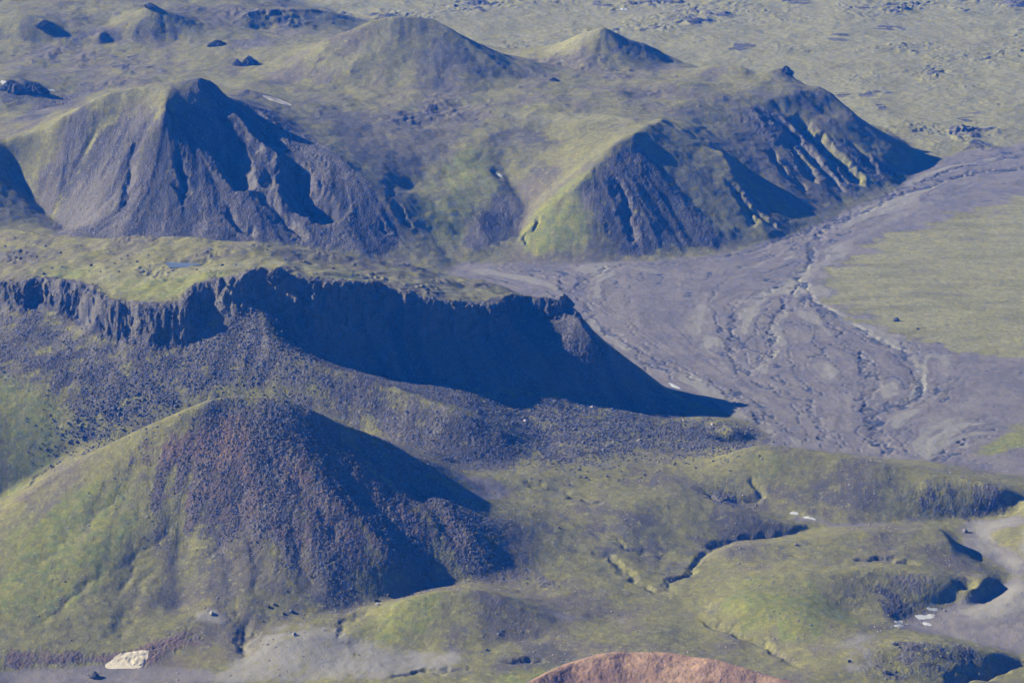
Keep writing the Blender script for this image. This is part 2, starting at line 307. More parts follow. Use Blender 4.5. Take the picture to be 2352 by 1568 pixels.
# front hill: shallow runnels; stream cuts of the green ground
for l, d, w in (([(600, 985), (660, 1080), (740, 1180), (800, 1280)], 7, 14), ([(700, 960), (780, 1060), (880, 1180), (960, 1290)], 8, 18), ([(560, 1020), (560, 1150), (580, 1300), (590, 1420)], 4, 14),
                ([(330, 1060), (200, 1200), (60, 1330)], 4, 14), ([(420, 1150), (330, 1270), (250, 1400)], 4, 12), ([(640, 1150), (690, 1270), (720, 1390)], 4, 11), ([(840, 1010), (930, 1090), (1010, 1190), (1060, 1270)], 6, 14),
                ([(500, 1200), (520, 1330), (550, 1470)], 5, 12), ([(240, 1290), (150, 1380), (60, 1470)], 3, 9), ([(370, 1290), (300, 1390), (240, 1480)], 3, 8)):
    carve(l, d * .45, w * 1.3)
for l, d, w in (([(1900, 1208), (1800, 1225), (1700, 1240), (1620, 1262), (1590, 1285), (1560, 1330), (1535, 1365)], 4, 7), ([(1620, 1135), (1650, 1150), (1705, 1160)], 4, 7), ([(1705, 1160), (1735, 1125), (1720, 1095)], 3, 6),
                ([(1600, 1412), (1680, 1450), (1760, 1482), (1840, 1535)], 3, 5), ([(1330, 1255), (1420, 1300), (1500, 1355), (1540, 1365)], 3, 7), ([(1300, 1140), (1390, 1165)], 3, 6), ([(1180, 1090), (1300, 1130), (1380, 1150)], 2, 6),
                ([(560, 1420), (565, 1470), (560, 1510)], 3, 9), ([(860, 1395), (790, 1420), (775, 1470)], 2, 7), ([(1140, 1522), (1200, 1512), (1235, 1522)], 4, 6), ([(900, 1560), (960, 1545), (1020, 1545), (1090, 1535)], 3, 5),
                ([(1960, 1280), (2040, 1284), (2110, 1290)], 5, 7), ([(1330, 1225), (1450, 1260), (1560, 1290)], 2, 7), ([(1000, 1355), (950, 1362), (910, 1372)], 3, 5), ([(2360, 1515), (2270, 1540), (2160, 1566)], 9, 12),
                ([(0, 1165), (90, 1090), (150, 1045)], 2, 4)):
    carve(l, d, w)
# the gully left of the middle spur, river banks
FLOW = {k: L(*[(u, v, 0) for u, v in p]) for k, p in dict(
    a=[(2352, 385), (2250, 395), (2150, 418), (2050, 452), (1980, 488), (1900, 520), (1868, 555), (1862, 600), (1832, 640), (1872, 690), (1960, 745), (2060, 800), (2112, 860), (2108, 910), (2010, 950), (2005, 985), (2050, 1040), (2110, 1075)],
    b=[(2352, 360), (2200, 385), (2060, 440), (1960, 482), (1850, 535), (1700, 585), (1560, 600)], c=[(1835, 640), (1760, 672), (1700, 690), (1690, 740), (1670, 790), (1700, 850), (1770, 890), (1850, 920), (1880, 960), (1890, 1010)],
    d=[(1150, 615), (1280, 640), (1330, 690), (1400, 760), (1480, 812), (1560, 850), (1650, 890), (1720, 950), (1780, 1000)], e=[(1835, 640), (1800, 700), (1760, 760), (1780, 810), (1740, 850)],
    f=[(2352, 1010), (2250, 1000), (2200, 1020), (2140, 1065)], g=[(1875, 700), (1930, 770), (1980, 830), (2000, 890), (1990, 950), (2010, 1010), (2050, 1060)], h=[(2352, 800), (2200, 790), (2080, 770), (1950, 690)],
    i=[(1050, 608), (1150, 604), (1280, 606), (1400, 612), (1560, 603)], j=[(1400, 612), (1340, 640), (1325, 680)]).items()}
fxa = np.zeros((NY, NX), np.float32); fya = fxa.copy(); fc = fxa.copy()
for k, pts in FLOW.items():
    for (x0, y0, _), (x1, y1, _) in zip(pts[:-1], pts[1:]):
        l = math.hypot(x1 - x0, y1 - y0); n = max(int(l / 2), 1)
        for q in range(n + 1):
            i = int(round((x0 + (x1 - x0) * q / n - X0) / DX)); j = int(round((y0 + (y1 - y0) * q / n - Y0) / DX))
            if 0 <= i < NX and 0 <= j < NY: fxa[j, i] += (x1 - x0) / l; fya[j, i] += (y1 - y0) / l; fc[j, i] += 1
R1 = 900                                                        # rows of the grid that the river and the near hills take
FX, FY = solve(fxa[:R1], fc[:R1], 20), solve(fya[:R1], fc[:R1], 20)
def lic(src, dx, dy, steps, h):
    """the source noise smeared along a direction field"""
    n = np.hypot(dx, dy) + 1e-4; dx, dy = dx / n, dy / n; ny, nx = src.shape; out = src.copy()
    jj, ii = np.meshgrid(np.arange(ny, dtype=np.float32), np.arange(nx, dtype=np.float32), indexing='ij')
    for sgn in (1, -1):
        x, y = ii.copy(), jj.copy()
        for _ in range(steps):
            i = np.clip((x + .5).astype(np.int32), 0, nx - 1); j = np.clip((y + .5).astype(np.int32), 0, ny - 1)
            x = x + sgn * h * dx[j, i]; y = y + sgn * h * dy[j, i]
            out += src[np.clip((y + .5).astype(np.int32), 0, ny - 1), np.clip((x + .5).astype(np.int32), 0, nx - 1)]
    out -= out.mean(); return out / (out.std() + 1e-6)
rng = np.random.default_rng(7)
wn1 = blur(rng.standard_normal((R1, NX)).astype(np.float32), 1)
riverL = lic(wn1, FX + .35 * fbm(GX[:R1], GY[:R1], 45, 2, 61), FY + .35 * fbm(GX[:R1], GY[:R1], 45, 2, 62), 14, 1.5)
gyb, gxb = np.gradient(blur(H, 3)); 
R2 = 1080
slopeL = lic(blur(rng.standard_normal((R2, NX)).astype(np.float32), 1), gxb[:R2] + 1e-3, gyb[:R2], 16, 1.5)
riverW = lic(blur(rng.standard_normal((R1, NX)).astype(np.float32), 2), FX + .28 * fbm(GX[:R1], GY[:R1], 35, 2, 63), FY + .28 * fbm(GX[:R1], GY[:R1], 35, 2, 64), 18, 1.5)
slopeW = lic(blur(rng.standard_normal((R2, NX)).astype(np.float32), 3), gxb[:R2] + 1e-3, gyb[:R2], 16, 2.0)
full = lambda a: np.concatenate([a, np.zeros((NY - a.shape[0], NX), np.float32)], 0)
riverL, riverW, slopeL, slopeW = full(riverL), full(riverW), full(slopeL), full(slopeW)
slope = np.hypot(*np.gradient(H, DX)); steep = sstep(.22, .55, slope) * (1 - flatm)

# ------------------------------------------------------------------ what covers the ground
def patch(px, soft=6.0): return region(hit(px), soft)
def patches(lst, soft=6.0):
    m = np.zeros((NY, NX), np.float32)
    for p in lst: m = np.maximum(m, patch(p, soft))
    return m
n60 = fbm(GX, GY, 60, 4, 101); n20 = fbm(GX, GY, 20, 4, 102); n200 = fbm(GX, GY, 220, 4, 103); n8 = fbm(GX, GY, 8, 2, 104)
river_m = blur(R_RIVER.astype(np.float32), 3); lava_m = blur(R_LAVA.astype(np.float32), 5)
cliff = np.zeros((NY, NX), np.float32)
sl, D, T, S = polydist([((a[0] + b[0]) / 2, (a[1] + b[1]) / 2) for a, b in zip(rim, foot)], 34, warp=False)
cliff[sl] = np.maximum(cliff[sl], 1 - sstep(6, 24, D))
FA_FACE = [(380, 245), (440, 195), (560, 215), (640, 262), (760, 345), (880, 460), (940, 560), (880, 588), (600, 555), (180, 545), (110, 500), (150, 400), (290, 260)]
FH_SCREE = [(400, 965), (560, 925), (640, 925), (760, 985), (900, 1040), (1040, 1120), (1180, 1290), (1000, 1345), (850, 1340), (700, 1330), (560, 1260), (480, 1250), (330, 1180), (250, 1110), (320, 1020)]
TALUS = [(-60, 700), (120, 705), (230, 765), (430, 770), (590, 690), (640, 800), (900, 890), (1060, 960), (1230, 1020), (1220, 1080), (1010, 1062), (900, 1010), (700, 925), (560, 890), (400, 938), (250, 1008), (150, 1030), (160, 930), (60, 880), (-60, 820)]
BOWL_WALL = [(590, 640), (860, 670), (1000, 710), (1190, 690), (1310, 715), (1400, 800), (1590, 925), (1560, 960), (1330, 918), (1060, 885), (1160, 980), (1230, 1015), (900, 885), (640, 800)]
RUBBLE = [(1060, 882), (1330, 918), (1580, 968), (1735, 1003), (1690, 1035), (1500, 1022), (1400, 1045), (1260, 1075), (1220, 1010), (1110, 940)]
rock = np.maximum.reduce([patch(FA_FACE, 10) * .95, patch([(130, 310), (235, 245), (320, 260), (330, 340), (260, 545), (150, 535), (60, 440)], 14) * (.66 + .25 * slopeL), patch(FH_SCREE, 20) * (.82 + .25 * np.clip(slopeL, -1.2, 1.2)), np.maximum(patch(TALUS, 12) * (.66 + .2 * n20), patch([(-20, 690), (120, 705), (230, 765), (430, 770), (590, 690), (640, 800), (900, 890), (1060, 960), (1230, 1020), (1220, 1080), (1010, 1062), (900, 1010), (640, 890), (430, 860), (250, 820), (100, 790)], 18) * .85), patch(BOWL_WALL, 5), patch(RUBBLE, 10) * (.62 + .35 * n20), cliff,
    patches([[(2062, 1112), (2130, 1106), (2352, 1138), (2352, 1172), (2180, 1196), (2110, 1165)], [(1985, 1318), (2140, 1322), (2230, 1360), (2180, 1390), (2060, 1425), (1930, 1385)], [(1740, 1166), (1900, 1178), (2010, 1195), (1900, 1206)],
             [(1880, 1198), (1760, 1212), (1900, 1210)], [(1990, 1490), (2080, 1472), (2230, 1485), (2320, 1505), (2200, 1555), (2010, 1568)], [(2250, 1300), (2295, 1320), (2230, 1385), (2180, 1380)]], 9) * (.55 + .3 * n20 + .25 * n8),
    patches([[(0, 180), (60, 178), (120, 215), (60, 240), (0, 250)], [(60, 240), (200, 200), (300, 190), (220, 215), (110, 270), (0, 290)], [(500, 100), (640, 85), (640, 105), (520, 118)], [(100, 60), (280, 60), (260, 90), (110, 95)], [(300, 50), (420, 48), (440, 85), (330, 88)]], 10) * .75,
    patches([[(1400, 345), (1470, 330), (1560, 440), (1680, 570), (1500, 590), (1410, 590), (1360, 470)], [(1690, 250), (1740, 232), (1850, 280), (1990, 440), (1930, 455), (1820, 350), (1760, 330)], [(1850, 280), (1960, 340), (2090, 400), (2040, 430), (1980, 400)],
             [(1685, 410), (1790, 500), (1890, 510), (1800, 520), (1740, 490), (1700, 460)], [(1130, 440), (1200, 470), (1200, 540), (1100, 590), (1050, 560)], [(1340, 430), (1385, 420), (1390, 500), (1340, 500)]], 8) * .8,
    patches([[(0, 1485), (120, 1495), (250, 1503), (340, 1475), (420, 1440), (470, 1475), (380, 1500), (340, 1545), (200, 1527), (0, 1530)]], 3) * .7,
    patches([[(830, 1050), (1000, 1075), (1190, 1150), (1060, 1100)], [(1150, 1285), (1290, 1330), (1270, 1350), (1180, 1320)], [(1640, 1130), (1700, 1150), (1690, 1165), (1620, 1145)]], 4) * .8])
rock = np.clip(rock * (1.0 + .22 * n20 + .1 * slopeL) + .22 * steep * sstep(.2, 1.2, n60 + .5 * slopeW), 0, 1)
rock = np.maximum(rock, sstep(3550, 3700, GY) * (1 - lava_m) * (1 - river_m) * .8 * sstep(.55, .95, n20 + .55 * n200 + .35 * n8))
rock *= 1 - .55 * patches([[(330, 200), (460, 178), (440, 235), (380, 300), (330, 400), (290, 420), (340, 300)], [(640, 330), (560, 260), (520, 220), (560, 215)]], 7) * sstep(-.6, .6, slopeL + .4)
dark = np.maximum.reduce([cliff * .45, patches([[(2062, 1112), (2352, 1140), (2352, 1172), (2180, 1196)], [(1985, 1318), (2140, 1322), (2200, 1370), (2060, 1425), (1930, 1385)], [(1990, 1490), (2080, 1472), (2230, 1485), (2320, 1505), (2200, 1555), (2010, 1568)]], 9) * .3,
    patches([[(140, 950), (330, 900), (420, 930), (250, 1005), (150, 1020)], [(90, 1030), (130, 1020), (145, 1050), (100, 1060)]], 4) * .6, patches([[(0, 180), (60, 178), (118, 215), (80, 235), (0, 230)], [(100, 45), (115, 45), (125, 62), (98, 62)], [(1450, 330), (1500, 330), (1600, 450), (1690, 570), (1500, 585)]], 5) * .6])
red = np.maximum.reduce([patches([[(395, 975), (470, 945), (545, 925), (575, 960), (650, 1030), (560, 1075), (420, 1060), (330, 1100), (260, 1100), (330, 1020)]], 10) * .8,
    patches([[(0, 1165), (150, 1080), (260, 1025), (300, 1030), (200, 1090), (60, 1160), (0, 1200)], [(200, 1500), (300, 1470), (420, 1430), (460, 1470), (530, 1480), (560, 1510), (480, 1545), (330, 1545)]], 5) * .6,
    patches([[(700, 820), (800, 840), (900, 900), (1010, 970), (980, 990), (850, 920)]], 8) * .35])
orange = region(L((1060, 1640, 60), (1190, 1572, 80), (1300, 1513, 86), (1380, 1493, 89), (1440, 1484, 90), (1540, 1489, 89), (1700, 1528, 84), (1850, 1568, 78), (2040, 1640, 62), (1800, 1800, 40), (1300, 1800, 40)), 3, warp=False)
sl, D, T, S = polydist([(-95, 2090), (0, 2110), (100, 2115), (230, 2098)], 30, warp=False); orange[sl] *= sstep(8, 16, D)
slg = ridged(GX, GY, 16, 3, 150); H += orange * (.45 * ridged(GX, GY, 20, 3, 151) + 1.0 * fbm(GX, GY, 30, 2, 152))
red = np.maximum(red, patch(FH_SCREE, 22) * .5 * (1 + .6 * n20))
red = np.maximum(red, patches([[(0, 1480), (120, 1490), (250, 1500), (340, 1470), (380, 1500), (340, 1545), (200, 1525), (0, 1530)]], 3) * .55)
lush = patches([[(-50, 850), (80, 870), (170, 960), (150, 1030), (60, 1105), (0, 1160), (-60, 1100)], [(0, 1230), (150, 1130), (330, 1090), (330, 1200), (250, 1330), (100, 1450), (0, 1470)], [(1900, 1310), (1700, 1320), (1650, 1420), (1800, 1480), (1950, 1480), (1990, 1420), (1900, 1370)],
    [(920, 450), (1090, 320), (1150, 430), (1060, 550), (1000, 570)], [(1180, 560), (1240, 470), (1400, 350), (1380, 480), (1340, 585), (1190, 590)], [(1700, 1050), (1760, 1030), (1830, 1060), (1760, 1110)], [(2210, 1040), (2352, 960), (2400, 1030), (2300, 1048)], [(1120, 1560), (1190, 1530), (1290, 1510), (1210, 1568)],
    [(790, 1470), (870, 1400), (1000, 1360), (1080, 1352), (960, 1450), (880, 1490)], [(400, 945), (480, 912), (530, 905), (430, 960)], [(0, 640), (180, 600), (250, 640), (100, 645)], [(830, 650), (860, 620), (760, 620), (760, 650)], [(1060, 690), (1180, 670), (1120, 700)], [(240, 640), (560, 620), (440, 690), (250, 690)]], 9)
lush = np.clip(lush * (.9 + .35 * n20 + .25 * slopeL) + .35 * sstep(.5, 1.3, n60), 0, 1)
dry = np.clip(.5 + .55 * n60 + .45 * n200 + .28 * slopeW * steep + .2 * n20, 0, 1)
dry = np.maximum(dry, patches([[(900, 1340), (1200, 1320), (1420, 1400), (1300, 1480), (1000, 1500), (1280, 1420), (1050, 1350)], [(0, 150), (300, 150), (300, 165), (0, 170)], [(1920, 1440), (2060, 1455), (2000, 1500), (1900, 1490)], [(700, 240), (1100, 260), (1080, 310), (950, 420), (830, 380)], [(430, 1200), (700, 1330), (640, 1420), (480, 1400)]], 10) * .8)
pale = np.maximum.reduce([patches([[(590, 1440), (700, 1420), (760, 1445), (850, 1410), (800, 1470), (770, 1500), (900, 1520), (860, 1568), (600, 1568), (560, 1520)], [(1360, 1415), (1450, 1412), (1490, 1428), (1430, 1436)], [(1690, 1150), (1715, 1165), (1660, 1164)], [(1700, 1085), (1745, 1105), (1730, 1112)],
    [(1590, 1290), (1640, 1285), (1600, 1300)], [(1620, 1395), (1540, 1395), (1460, 1410), (1560, 1420)]], 8) * (.68 + .35 * n20), patches([[(1900, 1475), (2010, 1455), (2060, 1458), (1960, 1500), (1890, 1500)], [(2130, 1440), (2200, 1452), (2352, 1500), (2352, 1512), (2230, 1478)]], 4) * .7,
    patches([[(440, 1405), (500, 1400), (535, 1425), (500, 1450), (460, 1430)], [(370, 1455), (390, 1450), (400, 1490), (375, 1500)], [(585, 1440), (600, 1470), (570, 1505), (560, 1500)]], 3) * .8, patches([[(185, 730), (215, 740), (240, 790), (200, 790), (190, 760)], [(610, 222), (660, 235), (720, 270), (690, 270)], [(0, 148), (200, 152), (250, 160), (0, 165)]], 4) * .45])
pale = np.maximum(pale, patches([[(2352, 1176), (2230, 1190), (2195, 1212), (2205, 1250), (2290, 1290), (2318, 1320), (2270, 1370), (2190, 1400), (2250, 1440), (2400, 1400), (2345, 1330), (2352, 1280), (2260, 1230), (2352, 1205)], [(2330, 1205), (2500, 1200), (2500, 1300), (2340, 1290)], [(540, 1500), (720, 1430), (900, 1480), (1120, 1505), (1040, 1540), (900, 1568), (440, 1568)]], 7) * (.78 + .25 * n20))
pale = np.maximum(pale, patches([[(430, 1568), (520, 1530), (640, 1505), (900, 1490), (1120, 1500), (1040, 1535), (1130, 1568)], [(900, 1350), (1100, 1375), (1350, 1415), (1600, 1400), (1660, 1420), (1450, 1432), (1280, 1425), (1080, 1395)], [(1900, 1470), (2040, 1455), (2060, 1500), (1980, 1568), (1860, 1560)]], 16) * (.52 + .35 * n20 + .2 * n60))
sand = np.maximum.reduce([river_m, patches([[(2352, 1176), (2230, 1190), (2190, 1212), (2205, 1250), (2290, 1290), (2318, 1320), (2270, 1370), (2150, 1410), (2050, 1430), (2060, 1445), (2200, 1460), (2352, 1512), (2400, 1400), (2345, 1330), (2352, 1280), (2250, 1230), (2352, 1205)],
    [(0, 1530), (250, 1528), (500, 1540), (500, 1568), (0, 1568)], [(1010, 1068), (1100, 1095), (1170, 1135), (1080, 1110)], [(1735, 1168), (1830, 1182), (1960, 1202), (2150, 1200), (1950, 1210), (1850, 1195)], [(900, 1345), (1100, 1370), (1300, 1410), (1420, 1420), (1300, 1425), (1100, 1390)], [(1030, 1150), (1100, 1090), (1180, 1120), (1130, 1140)]], 4)])
meadow = patch([(2352, 452), (2200, 490), (2010, 545), (1930, 600), (1885, 650), (1930, 710), (2040, 760), (2150, 790), (2352, 835), (2500, 830), (2500, 440)], 22) * river_m
meadow = sstep(.2, .8, meadow + .34 * fbm(GX / 2.0, GY, 34, 5, 145) + .16 * n20)
meadow = np.maximum(meadow, patch([(2205, 1050), (2352, 965), (2500, 950), (2500, 1020), (2352, 1035), (2260, 1050)], 6) * .8)
sand = sand * (1 - meadow * np.clip(.9 + .35 * fbm(GX, GY * 3, 60, 3, 140), 0, 1)) * (1 - .35 * patch([(1560, 930), (1700, 900), (1850, 930), (1900, 1000), (1780, 1010), (1640, 950)], 12))
dry = np.where(meadow > .2, np.clip(.42 + .75 * fbm(GX / 5 + GY * .12, GY, 24, 4, 141) + .3 * n60, 0, 1), dry)
near_g = sstep(2950, 2700, GY) * (1 - river_m) * (1 - rock)
tan = np.maximum.reduce([near_g * .55 * sstep(.1, 1.0, fbm(GX, GY, 45, 4, 160)), lava_m * np.clip(.75 + .35 * n60, 0, 1), (meadow > .05) * meadow * np.clip(.75 + .4 * fbm(GX / 4, GY, 22, 3, 144) + .2 * n60, 0, 1),
    patches([[(396, 188), (299, 203), (248, 214), (150, 267), (60, 310), (80, 330), (200, 270), (300, 240), (400, 225)], [(1440, 300), (1527, 272), (1590, 300), (1500, 300), (1400, 345), (1240, 480), (1200, 470), (1330, 370)], [(700, 180), (860, 60), (915, 38), (980, 60), (860, 130), (760, 190)], [(1230, 130), (1380, 65), (1400, 90), (1300, 150)],
    [(1060, 240), (1200, 250), (1420, 265), (1500, 285), (1300, 290), (1150, 275)], [(180, 600), (560, 600), (860, 625), (1180, 672), (1100, 695), (860, 645), (560, 618), (300, 690), (100, 640)], [(400, 945), (520, 903), (545, 915), (420, 965)]], 10) * .7])
heath = np.clip(.30 * near_g * sstep(.0, .8, n20 + .8 * n60 + .3 * n8) + np.maximum.reduce([patches([[(640, 250), (900, 245), (1100, 270), (1300, 300), (1300, 400), (1180, 430), (1080, 320), (950, 430), (850, 400)], [(760, 60), (1010, 60), (1190, 190), (1060, 215), (860, 200), (900, 120)], [(1390, 75), (1540, 130), (1540, 165), (1380, 165)], [(1560, 240), (1700, 235), (1700, 330), (1600, 320)]], 14) * .75,
    patches([[(1700, 1120), (2060, 1110), (2100, 1190), (1900, 1190), (1750, 1160)], [(1100, 1180), (1500, 1150), (1850, 1200), (1650, 1250), (1550, 1330), (1300, 1280)], [(1000, 1360), (1250, 1420), (1100, 1480), (900, 1490)], [(1640, 1270), (2000, 1250), (2060, 1275), (1700, 1300)],
    [(430, 1230), (700, 1340), (860, 1350), (760, 1420), (560, 1430), (440, 1380)], [(860, 1490), (1350, 1470), (1250, 1540), (900, 1550)], [(0, 545), (400, 560), (850, 610), (600, 600), (300, 590), (0, 600)]], 12) * .6]) * (.8 + .5 * n60 + .3 * n20) + .28 * sstep(.1, .9, n200 + .6 * n60) * (1 - lava_m), 0, 1)
near_m = sstep(2950, 2700, GY) * (1 - river_m)

# heights: ribs and runnels on the slopes, hummocks on the upland, banks on the river bed, broken moss-grown lava
H += steep * (.55 * slopeW + (.3 + .7 * rock) * (.35 * slopeL - .55 * np.abs(slopeL) - .5 * np.abs(slopeW))) * (1 - .6 * near_m)
H += (1 - flatm) * (2.6 * fbm(GX, GY, 95, 2, 201) + (1.2 * fbm(GX, GY, 34, 3, 202) + .35 * fbm(GX, GY, 11, 2, 207)) * (1 - .5 * near_m)) * (1 - .7 * sstep(8, 0, H))
upl = sstep(3500, 3700, GY) * (1 - flatm); H += upl * (4.0 * np.maximum(fbm(GX, GY, 130, 3, 203), -.2) + 2.2 * sstep(.35, 1.1, n200 + n60 * .4) * ridged(GX, GY, 22, 3, 204))
mtop = region([p[:2] for p in MESA_BACK] + [p[:2] for p in rim[::-1]], 8); H += mtop * (2.2 * fbm(GX, GY, 40, 3, 205) + .9 * np.maximum(ridged(GX, GY, 11, 2, 206) - .7, 0) * 4 * sstep(0, .8, n60))
chan = np.zeros((NY, NX), np.float32); wet = chan.copy()
for k, pts in FLOW.items():
    w = dict(a=9, b=6, c=5, d=4, e=4, f=4, g=5, h=4, i=4, j=3)[k]
    sl, D, T, S = polydist(pts, w * 5)
    D = D + 3.0 * n8[sl] + 5.5 * n20[sl] + 5.0 * n60[sl]
    chan[sl] = np.maximum(chan[sl], 1 - sstep(w * .35, w, np.abs(D))); wet[sl] = np.maximum(wet[sl], (1 - sstep(w * .25, w * .55, np.abs(D))) * (.55 + .45 * sstep(-.5, .5, n60[sl])))
belt = np.zeros((NY, NX), np.float32)
for k in 'abcdefgj':
    sl, D, T, S = polydist(FLOW[k], 90); belt[sl] = np.maximum(belt[sl], 1 - sstep(15, 85, D))
rv = river_m * (1 - meadow) * (.35 + .65 * belt)
terr = sstep(-.15, .15, riverL + .3 * n20) + sstep(.75, 1.0, riverL + .3 * n8) - sstep(-.9, -1.2, riverL)
thread = (1 - sstep(.04, .13, np.abs(riverW + .15 * n8))) * sstep(-.5, .3, n60 + .8 * belt - .2) * river_m * (1 - meadow)
pale = np.maximum(pale, rv * (sstep(.6, 1.1, riverW + .2 * n20) * .8 + .25 * sstep(.1, .3, riverL) * sstep(.4, .2, riverL)))
chan = chan * (.35 + .65 * sstep(-.4, .5, n60 + .6 * n20))
H += rv * (.22 * terr - 1.8 * chan - .7 * thread) + river_m * .5 * fbm(GX, GY, 50, 3, 210)
H += meadow * (.8 * fbm(GX / 3, GY, 40, 3, 211))
lx, ly = GX + 14 * fbm(GX, GY, 50, 2, 220), GY + 14 * fbm(GX, GY, 50, 2, 221)
lrough = sstep(-.5, .8, fbm(GX, GY, 260, 3, 222) + .5 * fbm(GX, GY, 80, 2, 223) + sstep(4300, 5200, GY) * .5 - .25)
lump = np.abs(perlin(lx / 22, ly / 20, 224)) * 4.0 + np.abs(perlin(lx / 9, ly / 8, 225)) * 2.4 + 1.2 * np.abs(perlin(lx / 5.5, ly / 5, 230))
crag = sstep(.45, .9, fbm(GX, GY, 120, 3, 226)) * np.maximum(ridged(lx, ly, 26, 3, 227), 0) * 6
H += lava_m * (lrough * (lump * 1.1 + crag * 1.1) + 2.5 * fbm(GX, GY, 160, 3, 228) + .7 * fbm(GX, GY, 18, 3, 229))
lg = np.hypot(*np.gradient(H, DX)); lavarock = lava_m * np.clip(lrough * (sstep(.30, .55, lg) * 1.0 + sstep(.40, .05, lump / 5) * .75) + sstep(.3, .9, crag / 4) * .8, 0, 1)
pond_pts = L((380, 606, 145), (410, 601, 145), (445, 606, 145), (452, 612, 145), (430, 616, 145), (395, 614, 145))
pond_xyz = hit([(418, 608)])[0]; pm = np.zeros((NY, NX), np.float32)
sl, D, T, S = polydist([p[:2] for p in hit([(392, 608), (446, 609)])], 30); pm[sl] = 1 - sstep(5, 11, D); H = H * (1 - pm) + pm * (pond_xyz[2] - 1.2)
dark = np.clip(np.maximum(dark, np.maximum(wet, thread * .95) * river_m) + .0, 0, 1); rockall = np.clip(np.maximum.reduce([rock * (1 - river_m), lavarock, orange * .3]), 0, 1)

def height(x, y):
    """the ground's height anywhere, with the small relief that the base grid is too coarse for"""
    c = samp(cliff, x, y); r = samp(rockall, x, y); w = np.float32(1) * c
    wx = 4.5 * perlin(x / 17, y / 17, 301) + 1.6 * perlin(x / 6, y / 6, 302); wy = 5.5 * perlin(x / 13, y / 22, 303) + 1.8 * perlin(x / 5, y / 12, 304)
    z0 = samp3(H, x, y); wx = wx + 2.0 * perlin(x / 7, z0 / 5, 309); wy = wy * .8 + 3.4 * perlin(x / 7.5, z0 / 6, 310) + 2.0 * perlin(x / 3.4, z0 / 3, 311)
    z = samp3(H, x + w * wx, y + w * wy)
    d = 1 - np.clip((y - 2200) / 6000, 0, .6)
    z = z + r * (.55 * ridged(x, y, 6.0, 2, 305) + .35 * perlin(x / 2.1, y / 2.1, 307) * d) + .16 * fbm(x, y, 7, 2, 306)
    return z + c * (.9 * ridged(x, y, 5, 2, 308))

# ------------------------------------------------------------------ materials
def nodes(name):
    m = bpy.data.materials.new(name); m.use_nodes = True; t = m.node_tree; t.nodes.clear()
    out = t.nodes.new("ShaderNodeOutputMaterial"); b = t.nodes.new("ShaderNodeBsdfPrincipled"); t.links.new(b.outputs[0], out.inputs['Surface'])
    b.inputs['Roughness'].default_value = .95; b.inputs['Specular IOR Level'].default_value = .08
    return m, t, b
class N:
    def __init__(s, t): s.t = t; s.pos = t.nodes.new("ShaderNodeNewGeometry").outputs['Position']
    def noise(s, scale, detail=3, rough=.6, dist=0):
        n = s.t.nodes.new("ShaderNodeTexNoise"); n.inputs['Scale'].default_value = scale; n.inputs['Detail'].default_value = detail; n.inputs['Roughness'].default_value = rough; n.inputs['Distortion'].default_value = dist
        s.t.links.new(s.pos, n.inputs['Vector']); return n.outputs['Fac']
    def voro(s, scale, out='Color'):
        n = s.t.nodes.new("ShaderNodeTexVoronoi"); n.inputs['Scale'].default_value = scale; s.t.links.new(s.pos, n.inputs['Vector']); return n.outputs[out]
    def math(s, op, a, b=0.0, c=None, clamp=False):
        n = s.t.nodes.new("ShaderNodeMath"); n.operation = op; n.use_clamp = clamp
        for k, v in enumerate((a, b, c)):
            if v is None: continue
            if isinstance(v, (int, float)): n.inputs[k].default_value = v
            else: s.t.links.new(v, n.inputs[k])
        return n.outputs[0]
    def ramp(s, f, lo, hi):
        n = s.t.nodes.new("ShaderNodeMapRange"); n.interpolation_type = 'SMOOTHSTEP'; s.t.links.new(f, n.inputs['Value'])
        n.inputs['From Min'].default_value = lo; n.inputs['From Max'].default_value = hi; return n.outputs[0]
    def mix(s, f, a, b):
        n = s.t.nodes.new("ShaderNodeMix"); n.data_type = 'RGBA'; n.clamp_factor = True
        for k, v in ((0, f), (6, a), (7, b)):
            if isinstance(v, (int, float)): n.inputs[k].default_value = v
            elif isinstance(v, tuple): n.inputs[k].default_value = (*v, 1)
            else: s.t.links.new(v, n.inputs[k])
        return n.outputs[2]
    def bump(s, h, dist, strength=1.0):
        n = s.t.nodes.new("ShaderNodeBump"); n.inputs['Distance'].default_value = dist; n.inputs['Strength'].default_value = strength; s.t.links.new(h, n.inputs['Height']); return n.outputs[0]
